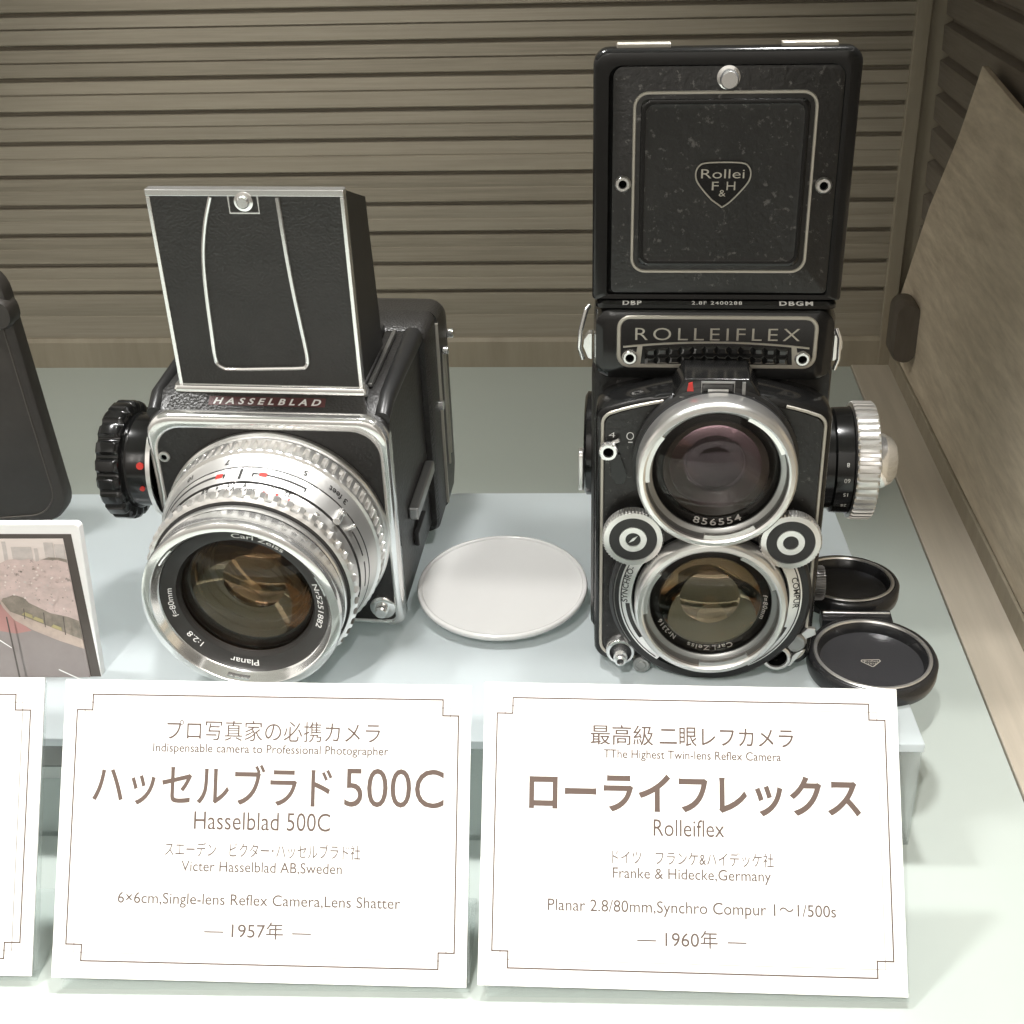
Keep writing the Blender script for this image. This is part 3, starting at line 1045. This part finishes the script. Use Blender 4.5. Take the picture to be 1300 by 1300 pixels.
g = MB('enamel')
g.loft([(arch(0.15), 0.02), (arch(0.1), -0.4), (arch(0.0), -0.9), (arch(0.0), -1.9), (arch(0.05), -2.05), (arch(0.13), -2.1)], cap0=False)
std = g.build('lens_panel', P2, sharp=40)
g = MB('leather_worn')
g.loft([(arch(0.30), -2.08), (arch(0.30), -2.115)], cap0=False)
g.build('panel_leather', std)
g = MB('trim')
A = arch(0.22)
n0 = len(A)
# silver line: right half up to the gap, then left half
top_i = [i for i, p in enumerate(A) if p[1] > 9.0]
g.strip([p for i, p in enumerate(A) if i < 8 + 3], 0.11, 0.05, -2.1)
g.strip([p for i, p in enumerate(A) if 22 <= i <= n0 - 1], 0.11, 0.05, -2.1)
g.build('silver_line', std)
# upper window housing over the viewing lens
g = MB('enamel')
g.loft([([(2.45 + DX, 9.7), (2.62 + DX, 10.45), (2.95 + DX, 10.98), (4.95 + DX, 10.98), (5.28 + DX, 10.45), (5.45 + DX, 9.7)], d_) for d_ in (-0.7, -2.35)])
wh_ = g.build('window_housing', P2, bevel=0.06)
g = MB('prism', 'steel', 'red', 'satin')
g.box((3.52 + DX, -2.44, 10.50), (4.40 + DX, -2.34, 10.84))
g.use(3).box((3.66 + DX, -2.47, 10.54), (4.28 + DX, -2.43, 10.68))
g.use(1).strip([(3.46 + DX, 10.90), (4.46 + DX, 10.90), (4.46 + DX, 10.44), (3.46 + DX, 10.44)], 0.07, 0.08, -2.40, closed=True)
g.use(2).prism([(3.02 + DX, 10.58), (3.22 + DX, 10.58), (3.18 + DX, 10.88), (3.06 + DX, 10.84)], -2.40, -2.33)
g.use(1).box((4.70 + DX, -2.46, 10.42), (4.80 + DX, -2.34, 10.90))
g.use(1).box((2.80 + DX, -2.40, 10.36), (5.1 + DX, -2.34, 10.40))
g.build('window', wh_)
g = MB('red', 'white')
g.strip([(1.98 + DX, 9.55), (2.42 + DX, 9.98)], 0.08, 0.012, -2.118)
g.use(1).strip([(5.45 + DX, 9.95), (5.80 + DX, 9.55)], 0.05, 0.012, -2.118)
g.text('O', front(-2.122, DX), 1.18, 1.42, em=0.40, base=8.78, thin=-0.01)
g.strip([(1.24 + DX, 8.70), (1.38 + DX, 8.70)], 0.04, 0.012, -2.118)
g.text('V', front(-2.122, DX), 0.66, 0.92, em=0.36, base=7.92, thin=-0.01)
g.text('4', front(-2.122, DX), 0.62, 0.82, em=0.26, base=8.86, thin=-0.01)
g.build('marking', std)
g = MB('chrome', 'flat_black', 'enamel')
lc = (0.62 + DX, -2.1, 8.50)
g.lathe(lc, [(0.16, 0.0), (0.16, 0.2), (0.30, 0.22), (0.30, 0.38), (0.26, 0.42), (0.17, 0.42), (0.15, 0.3)], n=36)
g.use(1).lathe(lc, [(0.17, 0.33), (0, 0.33)], n=24)
g.use(0).tube([(lc[0] + 0.1, -2.25, lc[2] + 0.2), (lc[0] + 0.34, -2.3, lc[2] + 0.36)], 0.07)
g.use(2).prism([(0.68 + DX, 8.3), (0.98 + DX, 8.3), (1.22 + DX, 7.55), (1.1 + DX, 7.25), (0.86 + DX, 7.25), (0.72 + DX, 7.5)], -2.2, -2.11)
g.build('lock_lever', std)

# viewing lens
V1 = (4.0 + DX, -2.1, 8.12)
T1 = (4.05 + DX, -2.1, 3.28)


def lens_ring(c, name, glass_items, letters, engraved, rim_mat='satin'):
    g_ = MB('satin_black')
    g_.lathe(c, [(2.62, -0.02), (2.62, 0.25), (2.5, 0.3), (2.46, 0.7)], n=120)
    ln = g_.build(name, P2, sharp=35)
    g_ = MB('satin')
    g_.lathe(c, [(2.44, 0.4), (2.5, 0.5), (2.5, 1.18), (2.46, 1.3), (2.40, 1.36), (2.28, 1.38), (2.22, 1.34), (2.2, 1.24)], n=120)
    g_.build('rim', ln, sharp=35)
    g_ = MB('steel')
    g_.lathe(c, [(2.2, 1.24), (2.16, 1.1), (2.16, 0.98), (2.04, 0.94), (1.99, 0.9)], n=120)
    g_.build('bayonet', ln, sharp=30)
    for a0 in (22, 142, 262):
        g_ = MB('satin')
        rs = []
        for i in range(13):
            t = rad(a0 + 44 * i / 12)
            rs.append([(c[0] + r_ * cos(t), c[1] - d_, c[2] + r_ * sin(t)) for r_, d_ in ((2.23, 1.1), (2.23, 1.28), (2.08, 1.26), (2.08, 1.12))])
        g_.rings(rs)
        g_.build('bayonet_lug', ln)
    g_ = MB('gloss_black')
    g_.lathe(c, [(2.0, 0.92), (1.97, 0.82), (1.70, 0.70), (1.62, 0.62), (1.6, 0.56)], n=96)
    g_.build('name_ring', ln, sharp=50)
    g_ = MB('white')
    for s, a_deg, w_, em_, inward, r_ in letters:
        f0 = ring_place((c[0], c[2]), r_, 0, rad(a_deg), inward)

        def f1(a, b, f0=f0):
            x_, _, z_ = f0(a, b)
            q = math.hypot(x_ - c[0], z_ - c[2])
            d_ = 0.70 + (q - 1.70) * 0.444 if q > 1.7 else 0.62 + (q - 1.62)
            return (x_, c[1] - d_ - 0.015, z_)
        g_.text(s, f1, centre=0, em=em_, width=w_, thin=0.012, space=1.2)
    g_.build('lettering', ln)
    glass_stack(c, ln, glass_items, 1.66, 0.5, 0.72)
    return ln


v_l = lens_ring(V1, 'viewing_lens', [('clearlens', 1.96, 0.84, 0.34), ('violet', 1.60, 0.60, -0.30), ('violet', 1.30, 0.22, 0.16)],
                [('856554', -86, 1.62, 0.27, True, 1.93)], None)
t_l = lens_ring(T1, 'taking_lens', [('clearlens', 1.96, 0.84, 0.30), ('straw', 1.70, 0.70, -0.36), ('amber', 1.5, 0.34, 0.22), ('straw', 1.25, 0.30, -0.2)],
                [('Carl Zeiss', -88, 1.5, 0.2, False, 1.74), ('Nr2316', -142, 0.85, 0.2, False, 1.74), ('f=80mm', -5, 0.9, 0.2, False, 1.74)], None)
# shutter ring round the taking lens
tc_ = (T1[0], T1[2])
g = MB('satin_black')
g.lathe(T1, [(3.35, -0.02), (3.35, 0.35), (3.25, 0.45), (3.02, 0.46), (3.0, 0.4), (2.55, 0.4)], n=120)
o_sh = g.build('shutter_housing', P2, sharp=35)
for a0, a1, s, am in ((142, 236, 'SYNCHRO-', 170), (-62, 40, 'COMPUR', 6)):
    g = MB('satin', 'engrave')
    rs = []
    for i in range(33):
        t = rad(a0 + (a1 - a0) * i / 32)
        rs.append([(tc_[0] + r_ * cos(t), T1[1] - d_, tc_[1] + r_ * sin(t)) for r_, d_ in ((3.02, 0.40), (3.02, 0.50), (2.60, 0.60), (2.56, 0.41))])
    g.rings(rs)
    g.use(1)
    sl2 = (0.60 - 0.50) / (3.02 - 2.60)
    g.text(s, ring_place(tc_, 2.74, T1[1] - 0.567 - 0.010, rad(am), False, sl2), centre=0, em=0.27, width=1.35 if len(s) > 6 else 1.15, thin=0.012)
    for rr_, b0, b1 in ((2.95, a0 + 2, a1 - 2), (2.74, (185 if a0 > 100 else -50), (215 if a0 > 100 else -22))):
        rs = []
        for i in range(17):
            t = rad(b0 + (b1 - b0) * i / 16)
            w_ = 0.02 if rr_ > 2.9 else 0.07
            yy = 0.50 + (3.02 - rr_) * (0.1 / 0.42) + 0.008
            rs.append([(tc_[0] + r_ * cos(t), T1[1] - yy - (r_ - rr_) * -sl2, tc_[1] + r_ * sin(t)) for r_ in (rr_ - w_, rr_ + w_)])
        g.rings(rs, close=False, cap0=False, cap1=False)
    g.build('scale_plate', o_sh)
g = MB('steel')
g.strip(arc((tc_[0], tc_[1]), 3.18, 150, 215, 20), 0.03, 0.02, T1[1] - 0.46)
g.build('index_line', o_sh)
# adjusting wheels
for k, (x_, z_) in enumerate(((1.46, 5.62), (6.50, 5.62))):
    c = (x_ + DX, -2.1, z_)
    g = MB('satin')
    g.lathe(c, [(0.98, 0.45), (1.0, 0.5, 0.05), (1.0, 0.78, 0.05), (0.95, 0.84), (0.78, 0.86), (0.77, 0.82)], knurl=(54, 'slot'))
    w_ = g.build('adjusting_wheel', P2, sharp=35)
    g = MB('satin_black')
    g.lathe(c, [(0.8, 0), (0.8, 0.83), (0.45, 0.83)], n=48)
    g.build('black_face', w_)
    g = MB('satin')
    g.lathe(c, [(0.45, 0.8), (0.44, 0.87), (0.25, 0.87), (0.24, 0.82)], n=48)
    g.build('silver_ring', w_)
    g = MB('satin_black', 'satin')
    g.lathe(c, [(0.25, 0.83), (0, 0.83)], n=32)
    if k == 0:
        g.use(1).prism([(c[0] - 0.14, c[2] - 0.12), (c[0] + 0.02, c[2] - 0.04), (c[0] + 0.14, c[2] + 0.12), (c[0] - 0.02, c[2] + 0.04)], c[1] - 0.855, c[1] - 0.82)
    g.build('hub', w_)
# lower corner fittings
c = (1.12 + DX, -2.05, 0.92)
g = MB('chrome', 'satin_black')
g.lathe(c, [(0.50, 0), (0.50, 0.36), (0.46, 0.42), (0.38, 0.44)], n=40)
g.use(1).lathe(c, [(0.38, 0.44), (0.36, 0.3), (0.2, 0.3)], n=40)
g.use(0).lathe(c, [(0.24, 0.3), (0.24, 0.75), (0.2, 0.8), (0.2, 0.95), (0.12, 1.0), (0.10, 0.9)], n=24)
g.use(1).lathe(c, [(0.11, 0.93), (0, 0.93)], n=16)
g.build('shutter_release', P2, sharp=35)
g = MB('steel')
g.lathe((1.85 + DX, -1.95, 0.36), [(0.30, 0), (0.30, 0.4), (0.26, 0.46), (0.18, 0.44), (0.12, 0.47), (0.0, 0.46)], n=36)
g.build('screw', P2, sharp=30)
c = (6.42 + DX, -2.05, 0.90)
g = MB('satin_black', 'flat_black', 'satin')
g.lathe(c, [(0.52, 0), (0.52, 0.4), (0.48, 0.46)], n=40)
g.use(2).lathe(c, [(0.48, 0.46), (0.42, 0.5), (0.36, 0.5), (0.34, 0.44)], n=40)
g.use(1).lathe(c, [(0.35, 0.44), (0.33, 0.1), (0, 0.1)], n=40)
g.build('flash_contact', P2)
g = MB('steel', 'satin')
c = (7.02 + DX, -2.05, 1.42)
g.lathe(c, [(0.36, 0), (0.36, 0.3), (0.31, 0.36), (0.22, 0.34), (0.14, 0.37), (0.0, 0.36)], n=40)
g.use(1).prism([(7.1 + DX, 1.0), (7.34 + DX, 1.1), (6.92 + DX, 0.42), (6.68 + DX, 0.5)], -2.3, -2.05)
g.use(1).prism([(7.3 + DX, 1.5), (7.7 + DX, 1.72), (7.66 + DX, 1.95), (7.4 + DX, 1.98), (7.2 + DX, 1.75)], -2.28, -2.1)
g.build('contact_lever', P2, bevel=0.03)
g = MB('enamel')
g.box((2.9 + DX, -1.6, 0.0), (5.0 + DX, 3.0, 0.22))
g.build('foot', P2, bevel=0.06)
# side knobs
c = (3.9, 2.9, 5.85)
g = MB('enamel', 'white')
g.lathe(c, [(1.9, -0.05), (1.9, 0.15), (1.75, 0.25), (1.75, 0.6), (1.88, 0.66), (1.9, 0.95), (1.9, 1.22), (1.95, 1.28)], '+x', 96)
g.use(1)
for k, s in enumerate(('8', '60', '15', '25')):
    t0 = 158 + k * 17

    def dr(a, b, t0=t0):
        t = rad(t0) + b / 1.9
        return (c[0] + 1.2 - a, c[1] + 1.915 * cos(t), c[2] + 1.915 * sin(t))
    g.text(s, dr, centre=0.2, em=0.22, base=0, thin=0.0)
fk = g.build('focusing_knob', P2, sharp=35)
g = MB('satin', 'satin_black')
g.lathe(c, [(1.92, 1.26), (2.08, 1.3, 0.02), (2.12, 1.38, 0.12), (2.12, 2.0, 0.12), (2.05, 2.08, 0.02), (1.85, 2.12)], '+x', knurl=(46, 'slot'))
g.use(1).lathe(c, [(1.85, 2.12), (1.7, 2.15), (1.5, 2.1)], '+x', 64)
g.build('knurled_grip', fk, sharp=35)
g = MB('chrome', 'steel')
g.use(1).lathe(c, [(1.5, 2.1), (1.45, 2.2), (1.1, 2.25)], '+x', 64)
g.use(0).lathe(c, [(0.98, 2.2), (0.98, 2.5), (0.94, 2.56), (0.85, 2.75), (0.65, 2.92), (0.62, 2.90), (0.35, 3.0), (0.0, 3.02)], '+x', 64)
g.build('chrome_centre', fk, sharp=50)
c = (7.72 + DX, 0.4, 2.2)
g = MB('darksteel')
g.lathe(c, [(0.35, 0.0), (0.4, 0.12), (0.60, 0.16, 0.02), (0.62, 0.22, 0.05), (0.62, 0.46, 0.05), (0.58, 0.52), (0.0, 0.54)], '+x', knurl=(36, 'slot'))
g.build('small_wheel', P2, sharp=35)
c = (0.05 + DX, 2.4, 6.6)
g = MB('enamel', 'satin')
g.lathe(c, [(1.85, 0), (1.85, 0.25), (1.7, 0.34), (1.0, 0.36), (0.0, 0.36)], '-x', 64)
g.build('film_knob', P2, sharp=35)
g = MB('satin')
g.loft([(rrect(-0.28, 0.28, -0.75, 0.75, 0.2), 0.0), (rrect(-0.28, 0.28, -0.75, 0.75, 0.2), 0.18)], 'yz')
o = g.build('chrome_catch', P2, bevel=0.05)
o.location = Vector((-0.42 + DX, -0.2, 6.8)) * CM
# strap lugs
for x_, s in ((0.0, -1), (7.8, 1)):
    g = MB('chrome')
    X_ = x_ + DX
    g.prism([(X_, 10.5), (X_ + s * 0.14, 10.55), (X_ + s * 0.3, 10.95), (X_ + s * 0.28, 11.2), (X_ + s * 0.12, 11.4), (X_, 11.4)], 0.5, 0.9)
    g.tube([(X_ + s * 0.3, 0.55, 10.5), (X_ + s * 0.42, 0.5, 10.9), (X_ + s * 0.38, 0.5, 11.5), (X_ + s * 0.2, 0.55, 12.2), (X_ + s * 0.1, 0.7, 12.3)] if s < 0 else
           [(X_ + s * 0.1, 0.55, 10.2), (X_ + s * 0.2, 0.5, 10.6), (X_ + s * 0.18, 0.5, 11.3), (X_ + s * 0.05, 0.6, 11.6)], 0.08)
    g.build('strap_lug', P2, bevel=0.06)


# ================================================================ SMALL THINGS ON THE RISER
g = MB('cream')
g.lathe((0, 0, 0), [(2.5, 0.0), (2.7, 0.04), (2.75, 0.22), (3.1, 0.28), (3.2, 0.36), (3.23, 0.47), (3.20, 0.55), (3.13, 0.58), (3.06, 0.56), (3.03, 0.50), (2.95, 0.485), (0, 0.495)], '+z', 96, caps=(True, False))
o = tag(g.build('lens_cap', sharp=50), 'thin round grey white cap with a fine rim lying flat between the two cameras', 'lens cap')
o.location = Vector((-3.40, 2.15, 0.30)) * CM
o.rotation_euler = (rad(6), 0, 0)

tw = thing('double_lens_cover', 'black folding double lens cover lying open beside the twin lens camera', 'lens cover', (9.7, 1.0, 0.0))


def cap_disc(name, c, r, tilt, emblem):
    o_ = bpy.data.objects.new(name, None)
    g_ = MB('capblack')
    g_.lathe((0, 0, 0), [(r - 0.2, 0.0), (r - 0.04, 0.06), (r, 0.22), (r, 0.62), (r - 0.06, 0.72), (r - 0.16, 0.75), (r - 0.24, 0.72)], '+z', 96, caps=(True, False))
    g_.lathe((0, 0, 0), [(r - 0.32, 0.72), (r - 0.40, 0.62), (r - 0.46, 0.34)], '+z', 96)
    a_ = g_.build(name, tw, sharp=50)
    a_.location = Vector(c) * CM
    a_.rotation_euler = tilt
    g_ = MB('satin')
    g_.lathe((0, 0, 0), [(r - 0.20, 0.735), (r - 0.23, 0.765), (r - 0.31, 0.765), (r - 0.34, 0.71)], '+z', 96)
    g_.build('silver_ring', a_)
    g_ = MB('capface', 'trim')
    g_.lathe((0, 0, 0), [(r - 0.45, 0.35), (r - 0.6, 0.30), (0, 0.33)], '+z', 72)
    if emblem:
        g_.use(1)
        pts = [(-0.30, 0.14), (0.30, 0.14), (0.33, 0.06), (0.02, -0.24), (-0.02, -0.24), (-0.33, 0.06)]
        for i in range(6):
            p, q = Vector(pts[i]), Vector(pts[(i + 1) % 6])
            nn = Vector((-(q - p).y, (q - p).x)).normalized() * 0.02
            vv = [g_.v((*(a), 0.342)) for a in (p + nn, q + nn, q - nn, p - nn)]
            g_.face(vv)
        g_.text('Rollei', lambda a, b: (a, b, 0.342), -0.24, 0.24, em=0.16, base=0.0)
        g_.text('F&H', lambda a, b: (a, b, 0.342), -0.13, 0.13, em=0.12, base=-0.12)
    g_.build('lining', a_)
    return a_


cap_disc('cover_half', (0.05, -2.75, 0.0), 2.2, (rad(3), 0, rad(5)), True)
cap_disc('cover_half', (-0.15, 2.25, 0.0), 1.98, (rad(-2), 0, rad(4)), False)
g = MB('capblack', 'satin')
g.box((-1.35, -0.55, 0.1), (1.15, 0.22, 0.62))
g.use(1).tube([(-1.3, -0.1, 0.66), (1.1, -0.05, 0.66)], 0.06)
g.build('hinge', tw, bevel=0.06)

# ---- black case standing at the left
ct = thing('camera_case', 'dark leather camera case with stitched seam standing at the left edge', 'camera case', (-28.0, 6.0, 0.0), (0, rad(-5), rad(2)))
g = MB('casing')
ol = lambda k: rrect(-3 + k, 6.2 - k, 0.42 + k, 11.5 - k, 1.2, 8)
g.loft([(ol(0.25), -0.1), (ol(0.06), 0.0), (ol(0), 0.15), (ol(0), 0.7), (ol(0.25), 0.95)])
g.build('shell', ct)
g = MB('piping')
oo = ol(0.42)
g.strip(oo, 0.07, 0.05, -0.1, closed=True)
g.build('seam', ct)
g = MB('casing')
g.loft([(rrect(4.9, 6.25, 9.0, 10.1, 0.5), -0.25), (rrect(4.8, 6.32, 8.9, 10.2, 0.55), -0.08), (rrect(4.8, 6.32, 8.9, 10.2, 0.55), 0.6)])
g.build('strap_holder', ct)

# ---- framed print of a blossom road
pt = thing('photo_print', 'white bordered photograph of a road under pink blossom trees at lower left', 'photograph', (-17.3, -4.0, FZ), (rad(-6), 0, rad(3)))
pw, ph = 12.0, 10.02
g = MB('paper')
g.loft([(rrect(-pw, 0.24, 0, ph, 0.2), 0.0), (rrect(-pw, 0.24, 0, ph, 0.2), 0.4)])
g.build('frame', pt, bevel=0.03)
g = MB('p_black', 'p_sky', 'p_build', 'p_bloom', 'p_green', 'p_yellow', 'p_kerb', 'p_road', 'p_red', 'paper')
XR, ZT = -0.42, ph - 0.55
lay = [0]


def poly(mi, pts):
    lay[0] += 1
    d = -0.004 * lay[0]
    g.use(mi).face([g.v((a, d, b)) for a, b in pts])


poly(0, [(-11.6, 0.5), (0.225, 0.5), (0.225, 4.16), (-0.06, 9.66), (-11.6, 9.72)])
rx_ = lambda z_: -0.36 + (9.5 - z_) * 0.04
poly(1, [(-11.4, 0.6), (rx_(0.6), 0.6), (rx_(9.5), 9.5), (-11.4, 9.52)])
for a, b, z_ in ((-2.5, -2.36, 9.4), (-2.2, -1.5, 9.2), (-1.42, -1.30, 9.15), (-1.06, -0.74, 9.36), (-0.70, -0.37, 9.3), (-4.0, -2.9, 9.3)):
    poly(2, [(a, 8.4), (b, 8.4), (b, z_), (a, z_)])
poly(4, [(-1.25, 8.72), (-0.95, 8.82), (-0.6, 8.80), (-0.34, 8.74), (-0.34, 8.5), (-1.0, 8.5)])
bl = [(-11.4, 8.7)] + [(-11.4 + i * 0.25, 8.70 + random.uniform(-0.1, 0.1)) for i in range(1, 44)] + [(rx_(8.6), 8.62)]
poly(3, [(-11.4, 5.0), (rx_(5.0), 5.0)] + bl[::-1])
poly(4, [(-2.86, 7.18), (-2.78, 7.30), (-2.62, 7.33), (-2.4, 7.42), (-2.2, 7.36), (-2.02, 7.30), (-1.9, 7.12), (-1.6, 6.95), (-1.2, 6.72), (-0.6, 6.58), (rx_(6.4), 6.42), (rx_(5.6), 5.6), (-1.0, 6.0), (-1.84, 6.4), (-2.63, 6.75)])
poly(7, [(-11.4, 0.6), (rx_(0.6), 0.6), (rx_(5.45), 5.45), (-1.03, 5.75), (-1.9, 6.15), (-2.55, 6.5), (-2.86, 7.1), (-3.3, 7.6), (-11.4, 7.0)])
poly(8, [(-11.4, 5.6), (-3.11, 6.05), (-2.53, 5.94), (-1.96, 6.05), (-2.3, 6.38), (-2.64, 6.70), (-2.95, 7.15), (-3.4, 7.4), (-11.4, 6.8)])
poly(6, [(-2.92, 7.25), (-2.83, 6.95), (-2.5, 6.46), (-1.9, 6.07), (-1.06, 5.67), (rx_(5.34), 5.34), (rx_(5.7), 5.70), (-1.0, 6.07), (-1.84, 6.46), (-2.60, 6.79), (-2.82, 7.16)])
for a, z_ in ((-1.85, 6.50), (-1.25, 6.20), (-2.2, 6.68)):
    poly(5, [(a, z_), (a + 0.36, z_ - 0.16), (a + 0.36, z_ - 0.02), (a + 0.1, z_ + 0.1)])
for i in range(150):
    a = random.uniform(-3.2, -0.5)
    z_ = random.uniform(6.75 - 0.0 * a, 8.6)
    if z_ < 7.55 - (a + 2.6) * 0.30:
        continue
    q = random.uniform(0.015, 0.05)
    poly(random.choice((1, 1, 2, 4, 3)), [(a + q * random.uniform(0.6, 1.3) * cos(t), z_ + q * random.uniform(0.5, 1.0) * sin(t)) for t in (0, 1, 2, 3, 4, 5)])
poly(9, [(-3.11, 6.04), (-2.58, 5.61), (-2.58, 5.57), (-3.11, 5.98)])
poly(9, [(-1.05, 4.77), (-0.1, 4.25), (-0.1, 4.20), (-1.05, 4.72)])
poly(0, [(-2.59, 6.79), (-2.54, 6.79), (-2.36, 2.0), (-2.44, 2.0)])
for a, z0_, z1b in ((-1.95, 6.7, 7.1), (-1.28, 6.4, 6.95), (-0.62, 6.1, 6.8)):
    poly(0, [(a, z0_), (a + 0.03, z0_), (a + 0.05, z1b), (a + 0.02, z1b)])
g.build('picture', pt)


# ---- information cards on clear stands
def card(label, stand_label, base, w, h, yaw, tilt, lines, group='information cards on clear stands'):
    t_ = thing('information_card', label, 'card', base, (Matrix.Rotation(rad(yaw), 3, 'Z') @ Matrix.Rotation(rad(tilt - 90), 3, 'X') @ Matrix.Rotation(rad(0.9), 3, 'Y')).to_euler(), group)
    g_ = MB('paper')
    g_.box((-w / 2, 0.0, 0.0), (w / 2, 0.07, h))
    g_.build('card_sheet', t_)
    kx = w / 12.35
    g_ = MB('ink', 'inkfaint')
    X0, X1, Z0, Z1 = -5.78 * kx, 5.8 * kx, 0.5, 8.32
    c_ = 0.47
    outl = [(X0 + c_, Z1), (X1 - c_, Z1), (X1 - c_, Z1 - c_), (X1, Z1 - c_), (X1, Z0 + c_), (X1 - c_, Z0 + c_), (X1 - c_, Z0), (X0 + c_, Z0),
            (X0 + c_, Z0 + c_), (X0, Z0 + c_), (X0, Z1 - c_), (X0 + c_, Z1 - c_)]

    def line(p, q, wd, y_):
        (a, b), (c__, d) = p, q
        if abs(a - c__) < 1e-6:
            v_ = [(a - wd, min(b, d) - wd), (a + wd, min(b, d) - wd), (a + wd, max(b, d) + wd), (a - wd, max(b, d) + wd)]
        else:
            v_ = [(min(a, c__) + wd, b - wd), (max(a, c__) - wd, b - wd), (max(a, c__) - wd, b + wd), (min(a, c__) + wd, b + wd)]
        g_.face([g_.v((x_, y_, z_)) for x_, z_ in v_])
    for i in range(12):
        line(outl[i], outl[(i + 1) % 12], 0.021, -0.006)
    g_.use(1)
    i0 = 0.24
    inn = [(X0 + i0, Z0 + i0), (X1 - i0, Z0 + i0), (X1 - i0, Z1 - i0), (X0 + i0, Z1 - i0)]
    for i in range(4):
        line(inn[i], inn[(i + 1) % 4], 0.013, -0.003)
    g_.build('border', t_)
    if lines:
        g_ = MB('ink', 'inkfine')
        for s, x0, x1, bz, em, th, mi in lines:
            g_.use(mi).text(s, front(-0.006), x0, x1, em=em, base=bz, thin=th)
        g_.build('lettering', t_)
    # clear stand behind the card
    st = thing('card_stand', stand_label, 'stand', base, (0, 0, rad(yaw)), 'clear stands behind the cards')
    a_ = rad(tilt)
    up = Vector((0, cos(a_), sin(a_)))
    nb = Vector((0, sin(a_), -cos(a_)))
    p0 = nb * 0.14
    p1 = up * (h - 0.25) + nb * 0.14
    q0 = p0 + nb * 0.2
    q1 = p1 + nb * 0.2
    zf = FZ - base[2] + 0.02
    prof = [(p0.y, p0.z), (p1.y, p1.z), (q1.y, q1.z), (q1.y - 0.1, q1.z - 0.02), (q0.y, q0.z)]
    g_ = MB('acrylic')
    g_.prism([(p0.y, p0.z), (p1.y, p1.z), (q1.y, q1.z), (q0.y, q0.z)], -w / 2 + 0.25, w / 2 + 0.08, 'yz')
    g_.build('back_sheet', st)
    g_ = MB('acrylic')
    g_.box((-w / 2 + 0.25, 0.05, zf), (w / 2 + 0.08, q1.y * 0.75, zf + 0.12))
    g_.build('base_sheet', st)
    return t_


card('white card with brown lettering about the single lens camera, in front of the silver lens', 'clear acrylic easel holding the card about the single lens camera', (-9.32, -13.34, -3.8), 12.32, 8.76, 3.07, 56.4, [
    ('プロ写真家の必携カメラ', -3.0, 3.45, 7.05, 0.66, 0.000, 0),
    ('Indispensable camera to Professional Photographer', -3.40, 3.71, 6.65, 0.36, 0.010, 1),
    ('ハッセルブラド', -5.19, 2.05, 5.18, 1.30, 0.012, 0),
    ('500C', 2.42, 5.39, 5.14, 1.62, 0.000, 0),
    ('Hasselblad 500C', -2.07, 2.02, 4.39, 0.76, 0.000, 0),
    ('スエーデン　ビクター･ハッセルブラド社', -2.91, 2.95, 3.62, 0.46, 0.004, 1),
    ('Victer Hasselblad AB,Sweden', -2.40, 2.41, 3.16, 0.44, 0.004, 1),
    ('6×6cm,Single-lens Reflex Camera,Lens Shatter', -4.27, 4.17, 2.20, 0.46, 0.004, 1),
    ('1957年', -0.82, 0.72, 1.28, 0.54, 0.004, 1),
    ('—', -1.64, -1.06, 1.28, 0.54, 0.004, 1), ('—', 0.98, 1.55, 1.28, 0.54, 0.004, 1)])
card('white card with brown lettering about the twin lens camera, rightmost of the row', 'clear acrylic easel holding the card about the twin lens camera', (3.355, -12.835, -3.8), 12.385, 8.777, 2.82, 50.7, [
    ('最高級', -2.97, -1.08, 7.02, 0.64, 0.006, 0), ('二眼レフカメラ', -0.90, 3.09, 7.02, 0.64, 0.006, 0),
    ('TThe Highest Twin-lens Reflex Camera', -2.57, 2.71, 6.585, 0.36, 0.010, 0),
    ('ローライフレックス', -4.79, 5.03, 5.10, 1.26, 0.026, 0),
    ('Rolleiflex', -1.08, 1.01, 4.34, 0.70, 0.000, 0),
    ('ドイツ　フランケ&ハイデッケ社', -2.30, 2.44, 3.54, 0.44, 0.004, 1),
    ('Franke & Hidecke,Germany', -2.28, 2.35, 3.11, 0.44, 0.004, 1),
    ('Planar 2.8/80mm,Synchro Compur 1〜1/500s', -4.18, 4.21, 2.15, 0.48, 0.004, 1),
    ('1960年', -0.74, 0.78, 1.23, 0.54, 0.004, 1),
    ('—', -1.56, -1.0, 1.23, 0.54, 0.004, 1), ('—', 1.06, 1.61, 1.23, 0.54, 0.004, 1)])
card('white card partly out of view at the left edge, in front of the blossom photograph', 'clear acrylic easel holding the cut off card at the left edge', (-22.65, -13.83, -3.8), 12.97, 8.83, 3.7, 56.6, None)
